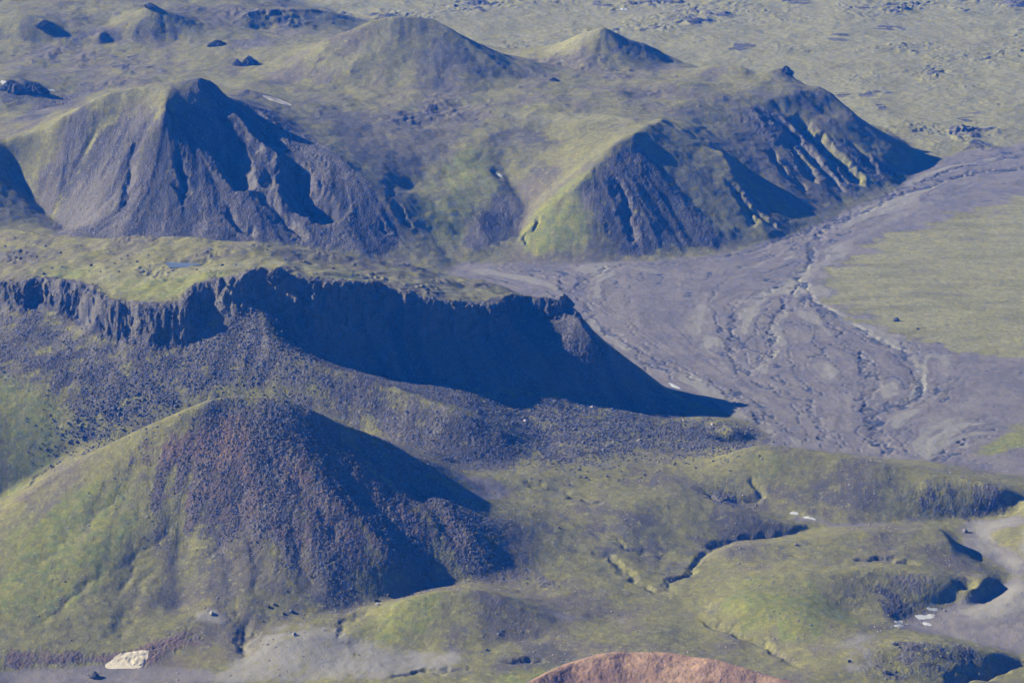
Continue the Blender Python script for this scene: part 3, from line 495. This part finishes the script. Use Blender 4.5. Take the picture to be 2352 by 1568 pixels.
def ground_material():
    m, t, b = nodes("ground_cover"); n = N(t)
    def att(name):
        a = t.nodes.new("ShaderNodeAttribute"); a.attribute_name = name; sp = t.nodes.new("ShaderNodeSeparateColor"); t.links.new(a.outputs['Color'], sp.inputs[0])
        return sp.outputs[0], sp.outputs[1], sp.outputs[2], a.outputs['Alpha']
    rock, dark, red, dry = att("cover_a"); sand, lush, pale, orange = att("cover_b"); tan, heath, streak, _ = att("cover_c")
    f1, f2, f3 = n.noise(.55, 3, .7), n.noise(.09, 4, .65), n.noise(.02, 3)
    fine = n.math('SUBTRACT', f1, .5); mid = n.math('SUBTRACT', f2, .5)
    br = n.math('ADD', n.math('MULTIPLY', fine, 1.1), n.math('MULTIPLY', mid, 1.3))       # breaks up every edge between two covers
    edge = lambda w, lo=.35, hi=.65, k=.7: n.ramp(n.math('ADD', w, n.math('MULTIPLY', br, k)), lo, hi)
    stone = n.voro(.8); sv = t.nodes.new("ShaderNodeSeparateColor"); t.links.new(stone, sv.inputs[0])
    stone2 = n.voro(.33); sv2 = t.nodes.new("ShaderNodeSeparateColor"); t.links.new(stone2, sv2.inputs[0])
    c = n.mix(n.ramp(f2, .35, .65), C_MOSS, C_MOSS2)
    c = n.mix(edge(dry, .30, .95), c, n.mix(n.ramp(f1, .3, .7), C_DRY, C_DRY2))
    c = n.mix(edge(heath, .3, .9), c, n.mix(n.ramp(f1, .3, .7), C_HEATH, C_HEATH2))
    c = n.mix(edge(tan, .3, .9, .5), c, n.mix(n.ramp(f2, .3, .7), C_TAN, C_TAN2))
    c = n.mix(edge(lush, .3, .9), c, n.mix(n.ramp(f2, .3, .7), C_LUSH, C_LUSH2))
    mott = n.math('ADD', n.math('MULTIPLY', n.noise(1.3, 4, .75), .9), n.math('MULTIPLY', n.noise(.22, 5, .7), 1.1))
    c = n.mix(n.ramp(mott, .80, 1.20), n.mix(.45, c, C_DIRT), c)
    c = n.mix(n.math('MULTIPLY', n.ramp(n.noise(.10, 8, .74),   .535, .59), .42), c, n.mix(f1, C_DIRT, C_HEATH))
    c = n.mix(n.math('MULTIPLY', n.ramp(n.noise(.17, 8, .74), .56, .62), .45), c, C_TAN)
    c = n.mix(n.math('MULTIPLY', n.ramp(n.noise(.34, 4, .7), .56, .68), .55), c, n.mix(f1, C_LUSH, C_TAN))
    c = n.mix(edge(sand, .3, .7, .35), c, n.mix(n.ramp(n.math('ADD', f3, n.math('MULTIPLY', mid, .8)), .35, .65), C_SAND, C_SAND2))
    c = n.mix(edge(pale, .35, .75), c, C_PALE)
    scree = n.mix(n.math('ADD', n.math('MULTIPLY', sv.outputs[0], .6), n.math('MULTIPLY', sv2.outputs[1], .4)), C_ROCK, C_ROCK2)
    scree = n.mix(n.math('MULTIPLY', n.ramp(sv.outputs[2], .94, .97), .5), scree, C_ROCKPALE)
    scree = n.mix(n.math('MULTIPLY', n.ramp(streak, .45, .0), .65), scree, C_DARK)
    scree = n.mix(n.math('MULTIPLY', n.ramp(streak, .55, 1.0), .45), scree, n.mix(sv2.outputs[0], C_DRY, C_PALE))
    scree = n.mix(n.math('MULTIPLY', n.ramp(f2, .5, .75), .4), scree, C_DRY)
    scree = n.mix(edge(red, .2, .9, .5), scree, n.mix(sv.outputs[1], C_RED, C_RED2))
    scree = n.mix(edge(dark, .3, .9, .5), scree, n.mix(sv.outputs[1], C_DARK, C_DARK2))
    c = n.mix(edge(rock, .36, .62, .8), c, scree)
    c = n.mix(n.math('MULTIPLY', edge(dark, .35, .85, .3), n.ramp(sand, .3, .6)), c, C_WET)
    c = n.mix(n.math('MULTIPLY', edge(red, .4, .9, .6), .45), c, C_RED2)
    c = n.mix(n.ramp(orange, .4, .6), c, n.mix(n.ramp(n.math('ADD', n.noise(.14, 5, .7), n.math('MULTIPLY', fine, .6)), .42, .66), n.mix(n.ramp(n.noise(.045, 4), .4, .6), C_OR, C_OR2), n.mix(sv.outputs[0], C_OR3, C_OR2)))
    t.links.new(c, b.inputs['Base Color'])
    rough = n.math('ADD', n.math('MULTIPLY', n.voro(.45, 'Distance'), n.math('MULTIPLY', rock, .9)), n.math('ADD', n.math('MULTIPLY', f1, .55), n.math('MULTIPLY', f2, 1.2)))
    t.links.new(n.bump(rough, 1.0, .8), b.inputs['Normal'])
    return m
C_MOSS, C_MOSS2 = (.172, .165, .046), (.135, .131, .048)
C_DRY, C_DRY2 = (.132, .114, .072), (.100, .090, .066)
C_LUSH, C_LUSH2 = (.200, .196, .030), (.122, .152, .030)
C_HEATH, C_HEATH2 = (.096, .087, .066), (.072, .069, .058)
C_TAN, C_TAN2 = (.240, .235, .098), (.182, .178, .082)
C_DIRT = (.058, .052, .042)
C_SAND, C_SAND2 = (.140, .128, .120), (.104, .096, .098)
C_PALE = (.172, .166, .146)
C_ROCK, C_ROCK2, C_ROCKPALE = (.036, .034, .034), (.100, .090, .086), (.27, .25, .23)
C_RED, C_RED2 = (.105, .064, .052), (.140, .098, .076)
C_DARK, C_DARK2 = (.026, .027, .028), (.066, .065, .063)
C_WET = (.042, .048, .066)
C_OR, C_OR2, C_OR3 = (.31, .205, .128), (.24, .150, .100), (.14, .105, .082)
GROUND = ground_material()

# ------------------------------------------------------------------ the ground as meshes, one per landform
def mesh_obj(name, verts, faces, mat, smooth=True):
    me = bpy.data.meshes.new(name); me.vertices.add(len(verts)); me.vertices.foreach_set("co", np.ascontiguousarray(verts, np.float32).ravel())
    f = np.ascontiguousarray(faces, np.int32); k = f.shape[1]; me.loops.add(f.size); me.loops.foreach_set("vertex_index", f.ravel())
    me.polygons.add(len(f)); me.polygons.foreach_set("loop_start", np.arange(0, f.size, k, dtype=np.int32)); me.polygons.foreach_set("loop_total", np.full(len(f), k, np.int32))
    me.polygons.foreach_set("use_smooth", np.full(len(f), smooth, bool)); me.update(calc_edges=True); me.materials.append(mat)
    o = bpy.data.objects.new(name, me); COL.objects.link(o); return o
def structure(o, label, kind='structure'): o['kind'] = kind; o['label'] = label; return o
Q = float(os.environ.get("TERRAIN_STEP", "1"))
ys = [1900.0]
while ys[-1] < 6200: ys.append(ys[-1] + Q * 1.05 * (ys[-1] / 2174) ** 1.35)
ys = np.array(ys, np.float32); ss = np.linspace(-.225, .225, int(1300 / Q)).astype(np.float32)
YY, SS = np.meshgrid(ys, ss, indexing='ij'); XX = SS * YY
ZZ = height(XX, YY)
def cov(*a): return np.stack([samp(q, XX, YY) for q in a], -1).reshape(-1, 4)
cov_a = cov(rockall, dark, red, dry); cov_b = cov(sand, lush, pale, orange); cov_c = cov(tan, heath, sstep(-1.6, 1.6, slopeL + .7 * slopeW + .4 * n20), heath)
V = np.stack([XX, YY, ZZ], -1).reshape(-1, 3); nr, nc = XX.shape
idx = np.arange(nr * nc).reshape(nr, nc)
QUAD = np.stack([idx[:-1, :-1], idx[:-1, 1:], idx[1:, 1:], idx[1:, :-1]], -1).reshape(-1, 4)
RG = np.zeros((NY, NX), np.int8)                                                       # 0 foreground hills
def mark(k, poly): RG[inside(poly, GX, GY)] = k
mark(4, [(-3000, 3230), (-450, 3215), (-130, 3125), (-60, 3085)] + [p[:2] for p in TOE_FAR[:-1]] + LAVA_EDGE[:-1] + [(-800, 7000), (-3000, 7000)])
RG[R_LAVA] = 5
mesa_front = [(-1300, 2480)] + L((-100, 1215, -5), (0, 1145, 4), (80, 1090, 16), (150, 1040, 28), (250, 1015, 38)) + [(-250, 2655), (-150, 2640), (-60, 2595), (20, 2550)]
mark(2, [p[:2] for p in mesa_front] + [p[:2] for p in L((1230, 1030, 40), (1400, 1035, 36), (1560, 1010, 27), (1700, 1000, 14), (1775, 1010, 0))] + [p[:2] for p in NOSE_TOE] + [(-260, 3180), (-450, 3215), (-1300, 3230)])
RG[R_RIVER] = 3
mark(1, [(-1300, 2050), (-1300, 2480)] + [p[:2] for p in mesa_front[1:]] + [p[:2] for p in L((1120, 1130, 56), (1300, 1190, 34)) + FH_TOE[::-1]])
RG[orange > .5] = 6
fy, fx = (YY[:-1, :-1] + YY[1:, 1:]) / 2, (XX[:-1, :-1] + XX[1:, 1:]) / 2
fr = RG[np.clip(((fy - Y0) / DX + .5).astype(int), 0, NY - 1), np.clip(((fx - X0) / DX + .5).astype(int), 0, NX - 1)].ravel()
for k, (name, label) in enumerate([("hills", "rolling moss-green foreground hills with small stream gullies"), ("hill", "dark scree-covered hill with a rounded grassy top in front of the table mountain"),
        ("mountain", "flat-topped mountain with dark cliffs and a deep shadowed bowl above a scree slope"), ("river_bed", "wide grey braided river plain with a green meadow on its right side"),
        ("hills", "hazy green upland hills with a grey eroded cone and sharp spurs behind the river"), ("ground", "distant moss-grown lava field with dark crevices"), ("hill", "orange-red bare hilltop at the bottom edge")]):
    f = QUAD[fr == k]
    if not len(f): continue
    u, inv = np.unique(f, return_inverse=True)
    o = structure(mesh_obj(name, V[u], inv.reshape(-1, 4), GROUND), label)
    for an, d in (("cover_a", cov_a), ("cover_b", cov_b), ("cover_c", cov_c)):
        at = o.data.attributes.new(an, 'FLOAT_COLOR', 'POINT'); at.data.foreach_set("color", np.ascontiguousarray(d[u], np.float32).ravel())
# the land beyond, out to the horizon
FAR = 16000.0
def apron():
    vs, fs, cv = [], [], []
    per = [idx[0, ::20], idx[::20, -1], idx[-1, ::-20], idx[::-20, 0]]; ring = np.concatenate(per)
    c0 = np.array([0, 3500, 0], np.float32); inner = V[ring]; n = len(ring)
    d = inner[:, :2] - c0[:2]; d /= np.linalg.norm(d, axis=1)[:, None]
    rows = [np.column_stack([inner[:, :2], inner[:, 2] - 1.0])]
    for r, zf in ((400, .8), (1500, .4), (4000, .1), (FAR, 0)): rows.append(np.column_stack([inner[:, :2] + d * r, inner[:, 2] * zf - 3]))
    vs = np.concatenate(rows); j = np.arange(n); j2 = (j + 1) % n
    fs = np.concatenate([np.column_stack([j + k * n, j2 + k * n, j2 + (k + 1) * n, j + (k + 1) * n]) for k in range(len(rows) - 1)])
    return vs, fs
structure(mesh_obj("terrain", *apron(), GROUND), "open country beyond the valley")

# ------------------------------------------------------------------ stones, snow, water
def rock_material(name, a, b):
    m, t, bs = nodes(name); n = N(t); t.links.new(n.mix(n.ramp(n.noise(.9, 3, .7), .3, .7), a, b), bs.inputs['Base Color']); t.links.new(n.bump(n.noise(2.2, 3), .3, .6), bs.inputs['Normal']); return m
M_STONE, M_DARKSTONE, M_PALESTONE = rock_material("grey_stone", (.072, .068, .068), (.165, .155, .15)), rock_material("dark_stone", (.03, .03, .032), (.075, .073, .07)), rock_material("pale_stone", (.2, .18, .16), (.34, .31, .28))
PHI = (1 + 5 ** .5) / 2
ICO_V = np.array([(-1, PHI, 0), (1, PHI, 0), (-1, -PHI, 0), (1, -PHI, 0), (0, -1, PHI), (0, 1, PHI), (0, -1, -PHI), (0, 1, -PHI), (PHI, 0, -1), (PHI, 0, 1), (-PHI, 0, -1), (-PHI, 0, 1)], np.float32); ICO_V /= np.linalg.norm(ICO_V[0])
ICO_F = np.array([(0, 11, 5), (0, 5, 1), (0, 1, 7), (0, 7, 10), (0, 10, 11), (1, 5, 9), (5, 11, 4), (11, 10, 2), (10, 7, 6), (7, 1, 8), (3, 9, 4), (3, 4, 2), (3, 2, 6), (3, 6, 8), (3, 8, 9), (4, 9, 5), (2, 4, 11), (6, 2, 10), (8, 6, 7), (9, 8, 1)], np.int32)
def ico(levels):
    v, f = [tuple(p) for p in ICO_V], [tuple(q) for q in ICO_F]
    for _ in range(levels):
        mid, g = {}, []
        def m(a, b):
            k = (min(a, b), max(a, b))
            if k not in mid:
                p = np.array(v[a]) + np.array(v[b]); p /= np.linalg.norm(p); v.append(tuple(p)); mid[k] = len(v) - 1
            return mid[k]
        for a, b, c in f:
            x, y, z = m(a, b), m(b, c), m(c, a); g += [(a, x, z), (b, y, x), (c, z, y), (x, y, z)]
        f = g
    return np.array(v, np.float32), np.array(f, np.int32)
def boulder_shape(seed, flat=.75):
    v, f = ico(2); q = np.random.default_rng(seed)
    for _ in range(11):                                                # broken faces
        d = q.standard_normal(3); d /= np.linalg.norm(d); c = q.uniform(.55, .85); k = v @ d.astype(np.float32); v = v - np.outer(np.maximum(k - c, 0), d).astype(np.float32)
    v *= np.array([q.uniform(.8, 1.25), q.uniform(.75, 1.1), flat * q.uniform(.8, 1.1)], np.float32); v += .035 * q.standard_normal(v.shape).astype(np.float32); return v, f
def ground_z(x, y): return float(height(np.array([[x]], np.float32), np.array([[y]], np.float32))[0, 0])
SHAPES = []
for k in range(6):
    v, f = boulder_shape(40 + k)
    for mat in (M_STONE, M_DARKSTONE, M_PALESTONE):
        me = bpy.data.meshes.new("boulder"); me.from_pydata(v.tolist(), [], f.tolist()); me.materials.append(mat); SHAPES.append(me)
R = random.Random(11)
def thing(name, me, loc, rot, sc, label, cat, group=None):
    o = bpy.data.objects.new(name, me); COL.objects.link(o); o.location = loc; o.rotation_euler = rot; o.scale = (sc,) * 3 if isinstance(sc, (int, float)) else sc
    o['label'] = label; o['category'] = cat
    if group: o['group'] = group
    return o
def boulder(x, y, r, tone, label, group=None):
    me = SHAPES[R.randrange(6) * 3 + tone]
    return thing("boulder", me, (x, y, ground_z(x, y) + r * .32), (R.uniform(-.25, .25), R.uniform(-.25, .25), R.uniform(0, 6.28)), r, label, "boulder", group)
# single boulders one can point at
for u, v, r, tone, label in [(486, 1411, 2.6, 2, "pale boulder on the bare pinkish patch low on the dark front hill"), (676, 1459, 2.6, 2, "pale boulder lying alone on the grey clay slope beneath the front hill"), (616, 1396, 2.0, 1, "dark boulder above the clay slope, left of a paler one"),
        (668, 1405, 2.2, 0, "grey boulder above the clay slope, right of a small dark one"), (629, 1388, 1.6, 0, "small grey stone uphill of the dark boulder above the clay slope"), (651, 1412, 1.4, 1, "small dark stone between two boulders above the clay slope"), (218, 1557, 5.5, 1, "large black boulder standing in the stream bed at the bottom left corner"),
        (862, 1380, 2.2, 1, "upper boulder of the pair at the left foot of the small green mound"), (867, 1390, 2.6, 2, "lower pale boulder of the pair at the left foot of the small green mound"), (893, 1367, 1.8, 0, "grey boulder at the upper left edge of the small green mound"), (2215, 1221, 3.2, 0, "grey boulder alone on the pale sand where the river bed widens at right"),
        (2059, 737, 3.6, 1, "dark boulder on the far meadow, larger of two near the grey river"), (2108, 756, 2.2, 1, "small dark boulder on the far meadow, right of a larger one"), (1827, 1252, 2.0, 0, "grey boulder on the green slope south of the middle stream"), (2034, 1606 - 60, 3.6, 0, "upright grey boulder on the dark mound in the lower right corner"),
        (1950, 1596 - 75, 1.8, 1, "small dark boulder on the pale bare ground at the lower right"), (2053, 1465 + 15, 2.4, 0, "grey boulder near the top of the dark mound at lower right"), (1118, 1493, 1.8, 1, "dark boulder on the grassy front of the small green mound"), (2230, 1372, 2.2, 1, "dark boulder in the river bend beside the shaded bank"),
        (1730, 955, 2.2, 1, "dark boulder on the river plain off the tip of the table mountain"), (1677, 897, 2.0, 1, "dark boulder on the river plain above the table mountain's toe"), (1284, 1213, 1.9, 0, "grey boulder on the green bench right of the front hill"), (875, 1050, 2.0, 0, "grey boulder on the sunlit shoulder of the front hill's right ridge")]:
    x, y, z = hit([(u, v)])[0]; boulder(x, y, r, tone, label)
def scatter(px, n, r0, r1, tones, label, group, seed):
    q = random.Random(seed); P = hit(px); xs, ys = [p[0] for p in P], [p[1] for p in P]; got = 0
    for _ in range(n * 30):
        if got >= n: break
        x, y = q.uniform(min(xs), max(xs)), q.uniform(min(ys), max(ys))
        if not inside(P, np.array([[x]], np.float32), np.array([[y]], np.float32))[0, 0]: continue
        boulder(x, y, r0 + (r1 - r0) * q.random() ** 2.2, q.choice(tones), label, group); got += 1
scatter(RUBBLE, 95, .9, 2.4, (0, 0, 1, 2), "angular grey boulder in the rubble field below the table mountain's shadowed bowl", "boulders of the rubble field", 1)
scatter([(150, 960), (250, 910), (330, 895), (420, 930), (300, 985), (230, 1015), (150, 1025)], 75, 1.0, 2.3, (1, 1, 0), "dark angular boulder in the block patch between scree slope and front hill", "boulders of the dark block patch", 2)
scatter([(10, 560), (400, 565), (850, 615), (1000, 650), (860, 640), (560, 612), (250, 630), (20, 630)], 40, .9, 2.2, (1, 1, 0), "dark rock lying on the grassy flat top of the table mountain", "rocks on the table mountain", 3)
scatter([(1180, 1075), (1400, 1055), (1560, 1050), (1560, 1090), (1400, 1120), (1220, 1110)], 28, .9, 1.8, (0, 0, 1), "scattered grey stone on the green bench in front of the rubble field", "stones on the green bench", 4)
scatter([(1990, 1500), (2080, 1480), (2200, 1490), (2260, 1510), (2150, 1550), (2020, 1560)], 14, .8, 1.7, (0, 1), "small stone half sunk in the dark mound of the lower right corner", "stones on the dark mound", 5)
scatter([(600, 1430), (760, 1400), (860, 1395), (800, 1480), (880, 1520), (700, 1550), (620, 1540)], 18, .5, 1.0, (0, 2, 1), "small stone strewn over the grey clay slope below the front hill", "stones on the clay slope", 6)
# everything smaller: scree nobody could count
def scree(name, n, weight, rmin, rmax, mat, seed, label):
    q = np.random.default_rng(seed); w = (weight * np.clip(2300 / GY, 0, 1) ** 1.5).ravel(); w = np.where((np.abs(GX) < .2 * GY).ravel() & (GY > 2000).ravel(), w, 0); c = np.cumsum(w, dtype=np.float64)
    k = np.searchsorted(c, q.random(n) * c[-1]); x = (GX.ravel()[k] + q.uniform(-1.3, 1.3, n)).astype(np.float32); y = (GY.ravel()[k] + q.uniform(-1.3, 1.3, n)).astype(np.float32)
    r = (rmin + (rmax - rmin) * q.random(n) ** 3).astype(np.float32) * (.75 + .25 * y / 2300); z = height(x, y) + r * .25
    v = ICO_V[None] * (1 + .28 * q.standard_normal((n, 12, 1))).astype(np.float32) * r[:, None, None] * np.stack([q.uniform(.8, 1.3, n), q.uniform(.8, 1.3, n), q.uniform(.6, 1.0, n)], -1).astype(np.float32)[:, None, :]
    v = v + np.stack([x, y, z], -1)[:, None, :]; f = (ICO_F[None] + 12 * np.arange(n)[:, None, None]).reshape(-1, 3)
    structure(mesh_obj(name, v.reshape(-1, 3), f, mat, False), label, 'stuff')
low = patches([[(1700, 1090), (2500, 1090), (2500, 1700), (1700, 1600)], [(-60, 1470), (560, 1430), (560, 1600), (-60, 1600)]], 5)
loose = (1 - low) * np.clip(rock * (1 - .8 * cliff), 0, 1) ** 2 * (1 - river_m) * sstep(3300, 3000, GY) * (.25 + sstep(-.2, .9, n20 + .5 * slopeL))
blocks = patches([RUBBLE, [(130, 960), (250, 900), (400, 880), (430, 930), (250, 1010), (150, 1030)], [(560, 700), (640, 800), (760, 850), (600, 890), (480, 880), (300, 800), (430, 770)]], 22)
scree("scree", 36000, loose, .3, .85, M_STONE, 21, "grey scree covering the dark slopes"); scree("rubble", 8000, blocks * (.3 + np.clip(n20, 0, 1)), .45, 1.2, M_STONE, 22, "grey rubble below the table mountain"); scree("rubble", 9000, loose * (.2 + dark) + blocks * .3, .35, 1.15, M_DARKSTONE, 23, "dark rubble on the scree slopes")
speck = np.clip(n60, 0, 1) * (1 - river_m) * (1 - lava_m) * sstep(3400, 3000, GY) * (1 - rock)
scree("stones", 2500, speck, .35, .9, M_PALESTONE, 24, "pale stones strewn over the grass")
# rock pinnacles and crags
def crag_mesh(seed, w, d, h, mat):
    v, f = ico(4); q = np.random.default_rng(seed); a, e = v[:, 0].copy(), v[:, 2].copy()
    k = .30 * ridged(v[:, 0] * 5 + seed, v[:, 1] * 5 + v[:, 2] * 1.5, 2.0, 3, seed) + .22 * perlin(v[:, 0] * 2.5 + v[:, 2], v[:, 1] * 2.5 + seed, seed)
    v = v * (1 + k)[:, None]; up = np.clip(v[:, 2], 0, None); v[:, 0] *= w * (1 - .45 * np.clip(up, 0, 1)); v[:, 1] *= d * (1 - .35 * np.clip(up, 0, 1)); v[:, 2] *= h
    me = bpy.data.meshes.new("rock_crag"); me.from_pydata(v.tolist(), [], f.tolist()); me.materials.append(mat); return me
for k, (u, v, w, d, h, label) in enumerate([(573, 148, 11, 7, 9, "dark jagged pinnacle on the upland behind the grey cone, taller of two"), (546, 150, 7, 5, 6, "lower dark rock stump just left of the tall upland pinnacle"), (103, 58, 11, 7, 5, "dark rock knob on the hill crest near the upper left corner"),
        (1806, 166, 8, 6, 7, "pointed dark crag on the far ridge beside the lava field"), (30, 205, 17, 9, 9, "dark lava crag at the left edge with a snow patch below it"), (82, 208, 14, 8, 8, "dark lava crag right of the one at the left edge"), (640, 636, 9, 5, 6, "black rock fin on the rim of the table mountain above the shadow"),
        (1296, 706, 8, 6, 7, "blunt rock knob at the right tip of the table mountain"), (345, 14, 8, 5, 3.5, "small dark rock on the pointed hill at the top left"), (1272, 200 - 14, 6, 4, 4, "low dark rock outcrop on the upland between the two far hills"), (500, 105, 12, 8, 6, "broken rock outcrop at the left end of the low upland scarp"), (865, 655, 8, 4, 5, "dark rock notch block on the middle of the table mountain's rim")]):
    x, y, z = hit([(u, v)])[0]; thing("rock_crag", crag_mesh(60 + k, w, d, h, M_DARKSTONE), (x, y, ground_z(x, y) - h * .1), (0, 0, R.uniform(-.5, .5)), 1.0, label, "rock", "dark rock crags")
# snow left from the winter
def snow_material(name, c):
    m, t, b = nodes(name); n = N(t); t.links.new(n.mix(n.ramp(n.noise(.5, 4), .35, .7), tuple(q * .86 for q in c), c), b.inputs['Base Color']); t.links.new(n.bump(n.noise(.8, 3), .3, .5), b.inputs['Normal']); return m
M_SNOW, M_OLDSNOW = snow_material("snow", (.36, .38, .41)), snow_material("old_snow", (.46, .42, .34))
def snow(px, label, mat=M_SNOW, step=.8, thick=.3):
    P = hit(px); xs, ys = [p[0] for p in P], [p[1] for p in P]; nx, ny = int((max(xs) - min(xs)) / step) + 5, int((max(ys) - min(ys)) / step) + 5
    gx_, gy_ = np.meshgrid(min(xs) + step * (np.arange(nx) - 2), min(ys) + step * (np.arange(ny) - 2)); gx_, gy_ = gx_.astype(np.float32), gy_.astype(np.float32)
    jx, jy = gx_ + 1.3 * perlin(gx_ / 4, gy_ / 4, 401) + .9 * perlin(gx_ / 1.5, gy_ / 1.5, 402), gy_ + 1.3 * perlin(gx_ / 4, gy_ / 4, 403) + .9 * perlin(gx_ / 1.5, gy_ / 1.5, 404)
    m = inside(P, jx, jy).astype(np.float32); e = blur(np.pad(m, 6), 2 if nx * ny > 900 else 1)[6:-6, 6:-6]; z = height(gx_, gy_) + np.where(e > .02, -.25 + (thick + .25) * np.sqrt(np.clip(e * 1.15, 0, 1)), -.4)
    c = (e[:-1, :-1] > .08) | (e[1:, 1:] > .08); id_ = np.arange(nx * ny).reshape(ny, nx); f = np.stack([id_[:-1, :-1], id_[:-1, 1:], id_[1:, 1:], id_[1:, :-1]], -1)[c]
    if not len(f): return
    u, inv = np.unique(f, return_inverse=True); vv = np.stack([gx_, gy_, z], -1).reshape(-1, 3)[u]; o0 = vv.mean(0); o0[2] = vv[:, 2].min()
    o = mesh_obj("snow_patch", vv - o0, inv.reshape(-1, 4), mat); o.location = o0.tolist(); o['label'] = label; o['category'] = "snow patch"; o['group'] = "snow patches"
snow([(243, 1531), (262, 1520), (282, 1505), (308, 1502), (330, 1496), (338, 1504), (326, 1521), (314, 1534), (280, 1533)], "large cream coloured old snow patch under the cut bank at the lower left", M_OLDSNOW, thick=.5)
snow([(2098, 1413), (2118, 1416), (2146, 1411), (2142, 1420), (2112, 1421)], "widest white snow patch on the dark pool below the shaded bank"); snow([(2128, 1397), (2150, 1399), (2152, 1404), (2136, 1403)], "small white snow patch above the widest one by the dark pool")
snow([(2118, 1429), (2134, 1432), (2143, 1438), (2128, 1435)], "thin slanting snow patch below the widest one by the dark pool"); snow([(2056, 1427), (2070, 1424), (2072, 1430), (2060, 1431)], "small grey-white snow patch left of the dark pool"); snow([(2053, 1437), (2070, 1434), (2074, 1437), (2058, 1440)], "thin snow strip lowest on the left of the dark pool")
snow([(1812, 1178), (1830, 1178), (1834, 1181), (1820, 1182)], "small snow patch in the stream hollow under the green hill"); snow([(1842, 1186), (1862, 1188), (1874, 1193), (1856, 1191)], "longer thin snow patch downstream in the hollow under the green hill", step=.6)
snow([(2, 186), (16, 188), (20, 195), (6, 194)], "snow patch in the dark lava crags at the left edge"); snow([(106, 206), (122, 205), (124, 209), (110, 210)], "snow patch right of the dark lava crags"); snow([(604, 221), (640, 228), (668, 242), (650, 240), (620, 230)], "long pale snow strip behind the grey cone's right shoulder", M_OLDSNOW)
snow([(1146, 400), (1153, 400), (1153, 404), (1147, 403)], "tiny snow patch in the gully of the middle spur"); snow([(1534, 878), (1556, 889), (1566, 894), (1545, 887)], "narrow snow patch where the table mountain's shadow meets the river plain"); snow([(1425, 21), (1440, 21), (1440, 25), (1428, 24)], "small snow patch far out on the lava field")
# pond on the table mountain
def pond():
    m, t, b = nodes("still_water"); b.inputs['Base Color'].default_value = (.09, .12, .17, 1); b.inputs['Roughness'].default_value = .25; b.inputs['Specular IOR Level'].default_value = .5
    a = np.linspace(0, 2 * math.pi, 48, endpoint=False); r = 1 + .18 * np.sin(3 * a + 1) + .1 * np.sin(5 * a)
    P = hit([(386, 608), (450, 610)]); cx, cy = (P[0][0] + P[1][0]) / 2, (P[0][1] + P[1][1]) / 2; w = abs(P[1][0] - P[0][0]) / 2 + 3
    v = np.stack([cx + w * r * np.cos(a), cy + w * .55 * r * np.sin(a), np.full(48, pond_xyz[2] - .55)], -1); v = np.concatenate([v, [[cx, cy, pond_xyz[2] - .55]]])
    structure(mesh_obj("pond", v, [(k, (k + 1) % 48, 48) for k in range(48)], m), "small blue pond on the flat top of the table mountain")
pond()

# ------------------------------------------------------------------ air
def haze():
    m = bpy.data.materials.new("haze"); m.use_nodes = True; t = m.node_tree; t.nodes.clear()
    out = t.nodes.new("ShaderNodeOutputMaterial"); p = t.nodes.new("ShaderNodeVolumePrincipled"); t.links.new(p.outputs[0], out.inputs['Volume'])
    p.inputs['Color'].default_value = (*HAZE_COLOR, 1); p.inputs['Density'].default_value = HAZE_DENSITY; p.inputs['Absorption Color'].default_value = (1, 1, 1, 1); p.inputs['Anisotropy'].default_value = 0.0
    lo, hi, e = -40.0, CAM_H + 20, FAR + 9000
    v = [(x, y, z) for z in (lo, hi) for x, y in ((-e, -e), (e, -e), (e, e), (-e, e))]
    f = [(0, 3, 2, 1), (4, 5, 6, 7), (0, 1, 5, 4), (1, 2, 6, 5), (2, 3, 7, 6), (3, 0, 4, 7)]
    structure(mesh_obj("haze", v, f, m, False), "thin blue haze over the whole valley", 'stuff')
haze()
